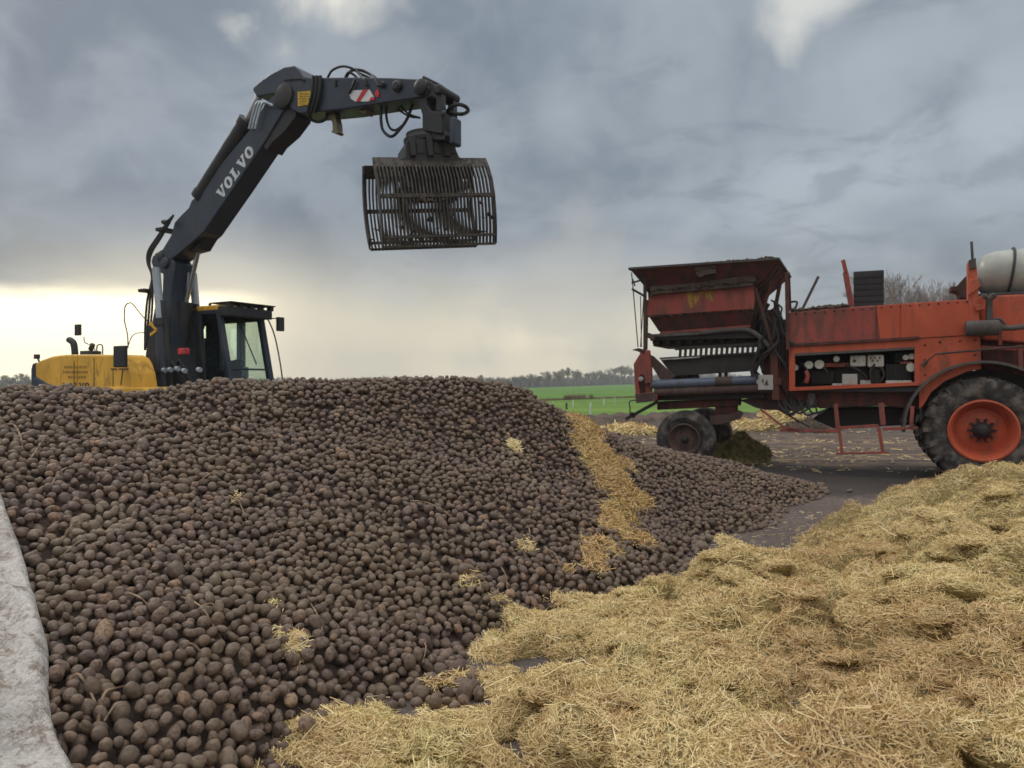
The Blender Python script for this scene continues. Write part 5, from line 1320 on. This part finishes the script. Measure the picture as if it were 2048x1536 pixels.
# --- engine bay
mb = MB()
mb.prism(po([(1578, 694), (1840, 679), (1840, 694), (1578, 708)], BV), BV - .01, BV + .05)
mb.prism(po([(1578, 708), (1590, 707), (1590, 775), (1578, 776)], BV), BV - .01, BV + .05); mb.prism(po([(1829, 694), (1840, 694), (1840, 772), (1829, 772)], BV), BV - .01, BV + .05)
mb.prism(po([(1578, 775), (1829, 764), (1840, 764), (1840, 771), (1585, 782), (1578, 782)], BV), BV - .05, BV + .08); fr = mb.build('bay_frame', M['orange'], ld, .006)
mb = MB(); mb.prism(po([(1590, 707), (1829, 694), (1829, 699), (1590, 712)], BV), BV - .03, BV + .03); mb.build('bay_rail', M['fender'], fr)
mb = MB(); pbox(mb, 1585, 700, 1835, 778, 1.1, 1.5); a = q(1585, 772, BV); b = q(1835, 772, BV); mb.box((a[0], BV, a[1] - .10), (b[0], 1.1, a[1] - .02)); mb.box((a[0], BV + .06, q(1830, 695, BV)[1] + .02), (b[0], 1.1, q(1830, 695, BV)[1] + .08)); mb.build('bay_lining', M['machine'], ld)
mb = MB()
for (x0, y0, x1, y1, v0, v1) in [(1622, 742, 1668, 768, .5, 1.0), (1668, 735, 1735, 770, .6, 1.1), (1738, 735, 1760, 768, .4, 1.0), (1772, 728, 1822, 762, .35, 1.0), (1600, 722, 1690, 735, .7, 1.0), (1790, 705, 1825, 725, .5, 1.0), (1692, 748, 1735, 772, .3, .6)]:
    pbox(mb, x0, y0, x1, y1, v0, v1)
for k in range(9): a = pp(1774 + k * 5.5, 728, .33); b = pp(1774 + k * 5.5, 762, .33); mb.tube([a, b], .012, 6)
for ctrl in ([(1605, 725, .3), (1613, 738, .26), (1612, 755, .26), (1603, 770, .3)], [(1640, 730, .3), (1655, 745, .25), (1650, 765, .3)], [(1750, 728, .3), (1740, 745, .2), (1745, 765, .25)], [(1690, 730, .3), (1720, 742, .2), (1735, 760, .25)], [(1762, 735, .2), (1768, 750, .2), (1760, 765, .25)]):
    mb.tube(curve_pts([pp(*c) for c in ctrl], 6), .022, 8)
mb.build('engine_block', M['machine'], ld, .01)
mb = MB(); pbox(mb, 1700, 711, 1732, 733, .3, .55); pbox(mb, 1735, 710, 1768, 734, .28, .55); wb = mb.build('storage_can', M['white'], ld, .025)
mb = MB(); a = q(1709, 722, .295); mb.lathe([(.288, .028), (.30, .028)], 14, 'Y', (a[0], 0, a[1]))
for x_ in range(5): pbox(mb, 1740 + x_ * 4.5, 714 + (x_ % 2) * 5, 1742.6 + x_ * 4.5, 718 + (x_ % 2) * 6, .273, .28)
mb.build('can_mark', M['darktext'], wb)
mb = MB(); pbox(mb, 1684, 748, 1715, 770, .22, .45); pbox(mb, 1720, 760, 1742, 770, .25, .4); pbox(mb, 1771, 761, 1824, 768.5, .2, .35); pbox(mb, 1664, 767, 1684, 772, .2, .4); mb.each('battery_box', M['plate'], ld, .012)
mb = MB()
for px, py, r_ in ((1618, 730, .075), (1639, 729, .085), (1673, 718, .055), (1590, 735, .06), (1822, 735, .08), (1823, 713, .055), (1811, 715, .05)):
    a = q(px, py, .3); mb.lathe([(.25, r_ * .9), (.27, r_), (.45, r_)], 16, 'Y', (a[0], 0, a[1]))
mb.each('filter_housing', M['white'], ld)
mb = MB(); a = pp(1655, 730, .35); pbox(mb, 1650, 726, 1697, 734, .38, .5); mb.tube([pp(1612, 742, .22), pp(1616, 752, .2), pp(1612, 766, .22)], .04, 10); pbox(mb, 1800, 723, 1826, 728, .3, .5); mb.each('red_pipe', M['red'], ld, .01)
# --- lower frame
mb = MB(); mb.prism(po([(1580, 783), (1838, 771), (1840, 818), (1800, 816), (1770, 811), (1640, 817), (1615, 806), (1590, 800)], .35), .35, 2.1); mb.build('lower_frame', M['redmud'], ld, .02)
mb = MB(); mb.prism(po([(1650, 817), (1640, 826), (1625, 838), (1665, 856), (1830, 850), (1836, 814)], .8), .8, 1.9); mb.build('belly_tank', M['machine'], ld, .03)
mb = MB(); a = q(1808, 842, .7); mb.lathe([(.62, .05), (.8, .06)], 12, 'Y', (a[0], 0, a[1])); mb.build('drain_cap', M['plate'], ld)
mb = MB()
for a, b, w_ in (((1671, 808), (1676, 858), .07), ((1678, 856), (1684, 905), .05), ((1762, 806), (1766, 850), .085), ((1757, 854), (1766, 905), .055), ((1560, 860), (1676, 862), .05), ((1678, 856), (1757, 851), .05), ((1766, 858), (1836, 856), .05),
                 ((1520, 818), (1575, 860), .035), ((1825, 812), (1822, 858), .06)):
    mb.bar(pp(*a, -.02), pp(*b, -.02), .04, w_)
mb.bar(pp(1672, 907, -.02), pp(1778, 905, -.02), .14, .03); mb.prism(po([(1572, 852), (1600, 858), (1600, 864), (1576, 863)], -.02), -.04, .05)
mb.build('step_ladder', M['red'], ld, .005)
mb = MB(); pbox(mb, 1616, 787, 1630, 798, .2, .35); mb.lathe([(q(1623, 805, .25)[1] - .1, .09), (q(1623, 805, .25)[1] + .06, .09), (q(1623, 800, .25)[1] + .02, .04)], 14, 'Z', (q(1623, 800, .25)[0], .28, 0)); mb.build('filter_bowl', M['fender'], ld)
# --- right end
mb = MB(); mb.prism(po([(1958, 592), (2110, 586), (2110, 690), (1968, 680), (1960, 650)], .35), .35, 2.0); mb.build('rear_hood', M['orange'], ld, .03)
mb = MB(); mb.prism(po([(1962, 660), (2110, 660), (2110, 760), (1985, 742), (1963, 735)], .5), .5, 1.9); mb.build('rear_frame', M['redmud'], ld, .02)
mb = MB(); mb.prism(po([(2036, 690), (2046, 690), (2046, 742), (2038, 742)], .1), .1, .2); mb.bar(pp(1962, 694, .2), pp(2110, 702, .2), .04, .05); mb.bar(pp(2000, 640, .2), pp(2000, 690, .2), .05, .05); mb.each('side_bar', M['red'], ld)
mb = MB(); mb.tube([pp(1872, 708, .02), pp(1960, 700, .0), pp(2110, 688, .0)], .018, 8); mb.tube([pp(1845, 733, .08), pp(1854, 722, .06)], .03, 8); mb.tube([pp(1854, 722, .08), pp(1872, 708, .02)], .012, 8); mb.each('handrail', M['rust'], ld)
mb = MB(); a = pp(1931, 657, .0); b = pp(1998, 655, .0); mb.tube([a, b], [.125, .125], 20); mb.tube([b, pp(2004, 655, 0)], [.11, .05], 16); mu = mb.build('silencer', M['fender'], ld, .012)
mb = MB(); mb.tube(curve_pts([pp(1998, 655, 0), pp(2025, 656, 0), pp(2060, 652, 0), pp(2110, 650, 0)], 5), .045, 12); mb.tube(curve_pts([pp(1985, 640, .1), pp(2000, 638, .1), pp(2012, 652, .1)], 5), .02, 8); mb.build('exhaust_pipe', M['fender'], mu)
mb = MB()
mb.prism(po([(1936, 524), (1950, 518), (1954, 535), (1958, 600), (1960, 650), (1938, 650), (1936, 600)], .12), .12, .34); mb.prism(po([(1938, 560), (1955, 556), (1962, 572), (1950, 582), (1938, 590)], .05), .05, .12)
mb.prism(po([(1950, 610), (1972, 606), (1970, 618), (1952, 622)], .05), .05, .2); mb.build('mast', M['orange'], ld, .01)
mb = MB(); mb.prism(po([(1973, 596), (1986, 594), (1986, 645), (1973, 645)], .10), .10, .2); mb.prism(po([(1938, 520), (1952, 516), (1952, 536), (1940, 538)], .1), .09, .3); mb.tube([pp(1945, 518, .2), pp(1943, 483, .2)], .022, 8)
mb.tube([pp(1966, 596, .02), pp(1972, 590, .0)], .05, 10); mb.tube([pp(1982, 596, .02), pp(1990, 588, .0)], .05, 10); mb.each('mast_fitting', M['fender'], ld, .006)
mb = MB(); mb.prism(po([(1902, 573), (1914, 572), (1928, 556), (1940, 545), (1944, 596), (1920, 596), (1916, 584), (1903, 581)], .7), .7, 1.1); mb.build('drive_cover', M['redmud'], ld, .01)
mb = MB(); a = pp(1956, 545, .55); cz = a[2]; u0 = a[0]; prof = [(u0, .10), (u0 + .03, .24), (u0 + .12, .34), (u0 + .3, .40), (u0 + .8, .425), (u0 + 1.5, .40), (u0 + 1.7, .30), (u0 + 1.75, .1)]
mb.lathe(prof, 40, 'X', (0, .95, cz)); tk = mb.build('water_tank', M['tank'], ld)
mb = MB(); mb.tube([(u0 + .50 + .06 * math.cos(t_), .95 + .43 * math.sin(t_ + PI), cz + .43 * math.cos(t_)) for t_ in np.linspace(0, PI, 24)], .022, 8); mb.build('tank_strap', M['dark'], tk)
mb = MB(); mb.box((u0 - .05, .5, cz - .50), (u0 + 1.6, 1.4, cz - .36)); mb.build('tank_cradle', M['dark'], ld, .02)
# --- on top of the hull
mb = MB(); pbox(mb, 1707, 543, 1768, 612, .9, 1.7); bx = mb.build('radiator_box', M['dark'], ld, .015)
mb = MB()
for k in range(5): y = 552 + k * 12; pbox(mb, 1709, y, 1766, y + 1.6, .885, .9)
mb.build('radiator_grille', M['machine'], bx)
mb = MB(); mb.bar(pp(1686, 520, .4), pp(1692, 545, .4), .08, .07); mb.bar(pp(1688, 545, .4), pp(1700, 612, .4), .06, .05); mb.bar(pp(1694, 545, .4), pp(1706, 612, .4), .06, .05); mb.each('folding_arm', M['red'], ld, .01)
mb = MB(); mb.bar(pp(1603, 622, .6), pp(1637, 553, .6), .05, .045); mb.build('grey_lever', M['fender'], ld)
mb = MB(); mb.tube(curve_pts([pp(1572, 612, .2), pp(1578, 605, .2), pp(1594, 604, .2), pp(1590, 618, .2)], 4), .02, 8); mb.build('hoop_handle', M['dark'], ld)
# --- hopper
def ring(pl, pr, v0, v1):
    a = q(*pl, v0); b = q(*pr, v0); z = (a[1] + b[1]) / 2; return [(a[0], v0, z), (b[0], v0, z), (b[0], v1, z), (a[0], v1, z)]
def loft(mb, rings, th=.03, close=False):
    n = len(rings); vs = []
    for r_ in rings:
        cx_ = sum(p[0] for p in r_) / 4; cy_ = sum(p[1] for p in r_) / 4
        vs += r_ + [(p[0] + (th if p[0] < cx_ else -th), p[1] + (th if p[1] < cy_ else -th), p[2]) for p in r_]
    fs = []
    for i in range(n - 1):
        for k in range(4):
            a = i * 8 + k; b = i * 8 + (k + 1) % 4; fs.append((a, b, b + 8, a + 8)); fs.append((a + 4, a + 12, b + 12, b + 4))
    for k in range(4): fs.append((k, k + 4, (k + 1) % 4 + 4, (k + 1) % 4)); o_ = (n - 1) * 8; fs.append((o_ + k, o_ + (k + 1) % 4, o_ + (k + 1) % 4 + 4, o_ + k + 4))
    mb.add(vs, fs)
mb = MB()
Rg = [ring((1259, 542), (1556, 512), -.18, 2.35), ring((1286, 574), (1528, 550), .06, 2.1), ring((1296, 590), (1508, 572), .16, 2.0), ring((1298, 636), (1506, 622), .18, 2.0), ring((1318, 667), (1500, 653), .34, 1.85)]
loft(mb, Rg); hp = mb.build('hopper', M['redmud'], ld)
mb = MB(); r0 = Rg[0]
for k in range(4): a = Vector(r0[k]); b = Vector(r0[(k + 1) % 4]); mb.bar(a, b, .05, .04)
mb.build('hopper_rim', M['fender'], hp)
mb = MB(); mb.prism(po([(1300, 588), (1508, 568), (1510, 600), (1508, 618), (1294, 632), (1294, 620)], .13), .13, .17); pn = mb.build('hopper_panel', M['red'], hp, .012)
mb = MB(); mb.prism(po([(1320, 664), (1500, 650), (1502, 654), (1320, 668)], .30), .28, .36); mb.build('hopper_lip', M['red'], hp, .006)
mb = MB()
for P2 in ([(1370, 584), (1388, 582), (1393, 592), (1402, 589), (1398, 598), (1389, 611), (1384, 617), (1378, 613), (1376, 596)], [(1396, 582), (1427, 578), (1429, 588), (1426, 606), (1420, 598), (1412, 596), (1410, 588), (1400, 592)]):
    mb.prism(po(P2, .13), .126, .131)
mb.build('worn_logo', M['logo'], pn)
mb = MB(); mb.prism(po([(1300, 573), (1390, 566), (1508, 549), (1512, 560), (1505, 571), (1302, 589)], .03), .03, .16); crumbs(mb, (1302, 582), (1508, 562), 260, .02, .05); crumbs(mb, (1262, 541), (1550, 513), 110, -.16, .03)
mb.prism(po([(1390, 530), (1430, 526), (1432, 546), (1408, 550), (1400, 556), (1392, 548)], -.14), -.14, -.02); crumbs(mb, (1392, 540), (1430, 536), 60, -.13, .05); crumbs(mb, (1296, 634), (1506, 620), 120, .12, .03)
mb.build('mud_crust', M['mud'], hp)
mb = MB()
for k in range(5):
    a = Vector(Rg[0][1]).lerp(Vector(Rg[0][2]), (k + .5) / 5); b = Vector(Rg[2][1]).lerp(Vector(Rg[2][2]), (k + .5) / 5); b2 = Vector(Rg[4][1]).lerp(Vector(Rg[4][2]), (k + .5) / 5)
    mb.bar(a, b + Vector((.03, 0, 0)), .04, .04); mb.bar(b + Vector((.03, 0, 0)), b2 + Vector((.03, 0, 0)), .04, .04)
mb.each('hopper_rib', M['rust'], hp)
# --- cleaning bed below the hopper
mb = MB(); pbox(mb, 1300, 669, 1512, 676, .25, 1.9); pbox(mb, 1306, 676, 1516, 688, .5, 1.8); mb.build('upper_bed', M['machine'], ld, .01)
mb = MB()
for k in range(9): a = pp(1312 + k * 22, 684 - k * 1.4, .36); mb.tube([a, (a[0], 1.7, a[2] - .0)], .075, 12); mb.tube([(a[0], .33, a[2]), (a[0], .36, a[2])], .05, 10)
mb.each('cleaning_roller', M['machine'], ld)
mb = MB(); mb.bar(pp(1296, 672, .2), pp(1400, 666, .2), .05, .06); mb.tube(curve_pts([pp(1400, 666, .2), pp(1480, 659, .2), pp(1505, 664, .2), pp(1528, 682, .2), pp(1548, 705, .2)], 6), .045, 10); mb.build('bed_tube', M['fender'], ld)
mb = MB(); mb.bar(pp(1320, 717, .28), pp(1540, 704, .28), .05, .035)
for k in range(17): a = pp(1360 + k * 10.4, 713 - k * .62, .28); b = pp(1360 + k * 10.4, 699 - k * .62, .28); mb.bar((a[0], .28, a[2]), (b[0] + .01, .28, b[2]), .03, .05)
mb.bar(pp(1350, 698, .28), pp(1540, 686, .28), .05, .05); mb.build('web_bar', M['machine'], ld)
mb = MB(); mb.bar(pp(1322, 719, .25), pp(1400, 714, .25), .02, .025); mb.build('trough_edge', M['plate'], ld)
mb = MB(); mb.prism(po([(1320, 718), (1540, 705), (1526, 722), (1505, 742), (1350, 752), (1340, 745)], .32), .32, .40); mb.prism(po([(1320, 718), (1350, 716), (1352, 752), (1340, 745)], .32), .40, 1.7); mb.build('trough', M['machine'], ld, .01)
mb = MB(); mb.prism(po([(1290, 706), (1306, 712), (1330, 735), (1350, 752), (1342, 762), (1322, 762), (1305, 735), (1290, 718)], .2), .2, .28); mb.build('chute_plate', M['rust'], ld, .01)
mb = MB()
for x_ in (1372, 1394, 1440, 1452): mb.bar(pp(x_, 738, .5), pp(x_, 760, .5), .05, .09)
pbox(mb, 1340, 750, 1395, 760, .9, 1.1); mb.bar(pp(1502, 742, .25), pp(1540, 700, .25), .05, .06); mb.bar(pp(1502, 742, .25), pp(1520, 760, .25), .05, .06); mb.each('bed_strut', M['rust'], ld)
mb = MB(); mb.tube([pp(1302, 769, .16), pp(1512, 760, .16)], .085, 18); rl = mb.build('drum_roller', M['blueroll'], ld)
mb = MB(); mb.tube([pp(1432, 763.5, .16), pp(1465, 762, .16)], .092, 18); mb.build('mud_ring', M['mud'], rl)
mb = MB(); mb.tube([pp(1310, 784, .18), pp(1530, 776, .18)], .085, 14); mb.tube([pp(1528, 782, .18), pp(1548, 782, .18)], .04, 10); crumbs(mb, (1312, 778), (1500, 770), 160, .16, .03); mb.build('lower_tube', M['rust'], ld)
mb = MB(); mb.prism(po([(1300, 790), (1530, 784), (1530, 796), (1300, 802)], .3), .3, 1.9); mb.build('bed_floor', M['machine'], ld)
mb = MB(); pbox(mb, 1516, 750, 1546, 780, .05, .2); wp_ = mb.build('warning_plate', M['plate'], ld, .01)
mb = MB(); mb.prism(po([(1528, 770), (1534, 758), (1537, 770)], .05), .042, .049); pbox(mb, 1524, 758, 1527, 766, .042, .049); mb.build('plate_mark', M['fender'], wp_)
# --- left end
mb = MB(); mb.prism(po([(1267, 728), (1283, 702), (1298, 700), (1302, 730), (1303, 765), (1290, 768), (1288, 748), (1279, 750), (1277, 768), (1279, 787), (1304, 784), (1314, 790), (1313, 800), (1272, 806)], .05), .05, .16)
mb.prism(po([(1267, 728), (1283, 702), (1298, 700), (1302, 730), (1303, 790), (1272, 800)], 1.9), 1.9, 2.0); mb.prism(po([(1290, 716), (1302, 715), (1302, 790), (1290, 790)], .16), .16, .25); mb.each('end_bracket', M['red'], ld, .008)
mb = MB(); mb.prism(po([(1270, 788), (1310, 785), (1312, 802), (1273, 806)], .02), .0, .5); mb.prism(po([(1275, 752), (1292, 750), (1292, 790), (1275, 790)], .2), .2, .3); mb.bar(pp(1290, 548, .1), pp(1290, 700, .1), .06, .05); mb.bar(pp(1294, 600, 1.9), pp(1292, 700, 1.9), .06, .06)
mb.prism(po([(1263, 700), (1276, 696), (1290, 700), (1290, 712), (1276, 703)], .05), .05, .2); mb.bar(pp(1290, 668, .15), pp(1310, 676, .15), .06, .1)
mb.each('end_frame', M['rust'], ld, .006)
mb = MB(); a = q(1282, 758, .04); mb.lathe([(.0, .02), (.01, .045), (.05, .05)], 14, 'Y', (a[0], 0, a[1])); mb.build('side_lamp', M['plate'], ld)
mb = MB()
for a, b, r_ in (((1263, 545), (1266, 575), .012), ((1266, 575), (1276, 694), .012), ((1281, 592), (1283, 694), .010), ((1287, 600), (1281, 694), .010), ((1263, 566), (1290, 558), .018), ((1264, 578), (1292, 594), .024), ((1292, 594), (1290, 560), .018), ((1270, 572), (1265, 558), .016)): mb.tube([pp(*a, -.05), pp(*b, -.05)], r_, 6)
mb.each('pull_rope', M['dark'], ld)
mb = MB(); mb.bar(pp(1252, 838, .2), pp(1316, 803, .2), .05, .06); mb.bar(pp(1264, 834, .2), pp(1268, 826, .2), .05, .1); mb.tube(curve_pts([pp(1274, 800, .1), pp(1259, 803, .1), pp(1260, 815, .1), pp(1260, 829, .1)], 5), .012, 6); mb.build('tow_lever', M['dark'], ld)
# --- front axle
mb = MB(); mb.prism(po([(1314, 803), (1476, 797), (1474, 812), (1314, 820)], .45), .45, 1.0); mb.prism(po([(1430, 800), (1470, 798), (1470, 832), (1450, 842), (1430, 838)], .5), .5, .9); mb.build('axle_frame', M['redmud'], ld, .015)
mb = MB(); mb.prism(po([(1418, 846), (1420, 832), (1460, 828), (1478, 821), (1486, 826), (1478, 838), (1448, 848), (1425, 850)], .35), .35, .5); c = (FW[0], .555); mb.box((c[0] - .09, .3, c[1] - .09), (c[0] + .09, 2.0, c[1] + .12)); mb.build('steering_arm', M['rust'], ld, .01)
mb = MB(); mb.prism(po([(1478, 800), (1580, 783), (1600, 800), (1630, 815), (1575, 820), (1530, 820), (1510, 815)], .45), .45, .8); mb.bar(pp(1550, 815, .4), pp(1620, 855, .4), .04, .03); mb.build('neck_frame', M['rust'], ld, .015)
# --- posts, filler boxes and hoses between hopper and hull
mb = MB()
for a, b, v, w_ in (((1573, 545), (1576, 700), .0, .06), ((1577, 545), (1580, 620), 2.1, .06), ((1546, 690), (1552, 800), .12, .13), ((1510, 575), (1548, 700), .14, .06), ((1530, 600), (1533, 690), .5, .08), ((1560, 640), (1556, 820), .3, .06), ((1545, 560), (1520, 640), .3, .05), ((1562, 556), (1535, 700), .9, .07), ((1588, 690), (1560, 800), .9, .12)):
    mb.bar(pp(*a, v), pp(*b, v), .06, w_)
pbox(mb, 1546, 757, 1562, 770, .08, .3); pbox(mb, 1520, 620, 1556, 660, .7, 1.5); pbox(mb, 1530, 660, 1575, 790, 1.0, 1.7); pbox(mb, 1526, 640, 1577, 800, .36, 1.9)  # last big box added to close and darken the gap behind the posts
mb.each('post_and_filler', M['redmud'], ld, .006)
mb = MB(); rs2 = random.Random(12)
for k in range(30):
    x = rs2.uniform(1508, 1575); y = rs2.uniform(590, 700); v = rs2.uniform(-.02, .5); c = [pp(x, y, v)]
    for j in range(3):
        x = min(1588, max(1505, x + rs2.uniform(-20, 24))); y += rs2.uniform(14, 42); c.append(pp(x, min(y, 822), v + rs2.uniform(-.05, .1)))
    mb.tube(curve_pts(c, 6), rs2.uniform(.014, .032), 7)
for k in range(9):
    x = rs2.uniform(1540, 1640); mb.tube(curve_pts([pp(x, 800, .2), pp(x + rs2.uniform(5, 20), 818 + rs2.uniform(0, 12), .15), pp(x + rs2.uniform(20, 55), rs2.uniform(800, 825), .2)], 6), rs2.uniform(.014, .024), 7)
mb.each('hydraulic_hose', M['black'], ld)

# ================================================================== haze
hm = bpy.data.materials.new('thin_haze'); hm.use_nodes = True; t = NT(hm.node_tree); t.n.clear()
vol = t.node('ShaderNodeVolumePrincipled', {'Color': (.80, .84, .88, 1), 'Density': .0007, 'Anisotropy': .2}); o_ = t.node('ShaderNodeOutputMaterial'); t.l.new(vol.outputs[0], o_.inputs['Volume'])
mb = MB(); mb.box((-760, -60, -1.0), (760, 700, 30)); tag(mb.build('haze', hm), kind='stuff')
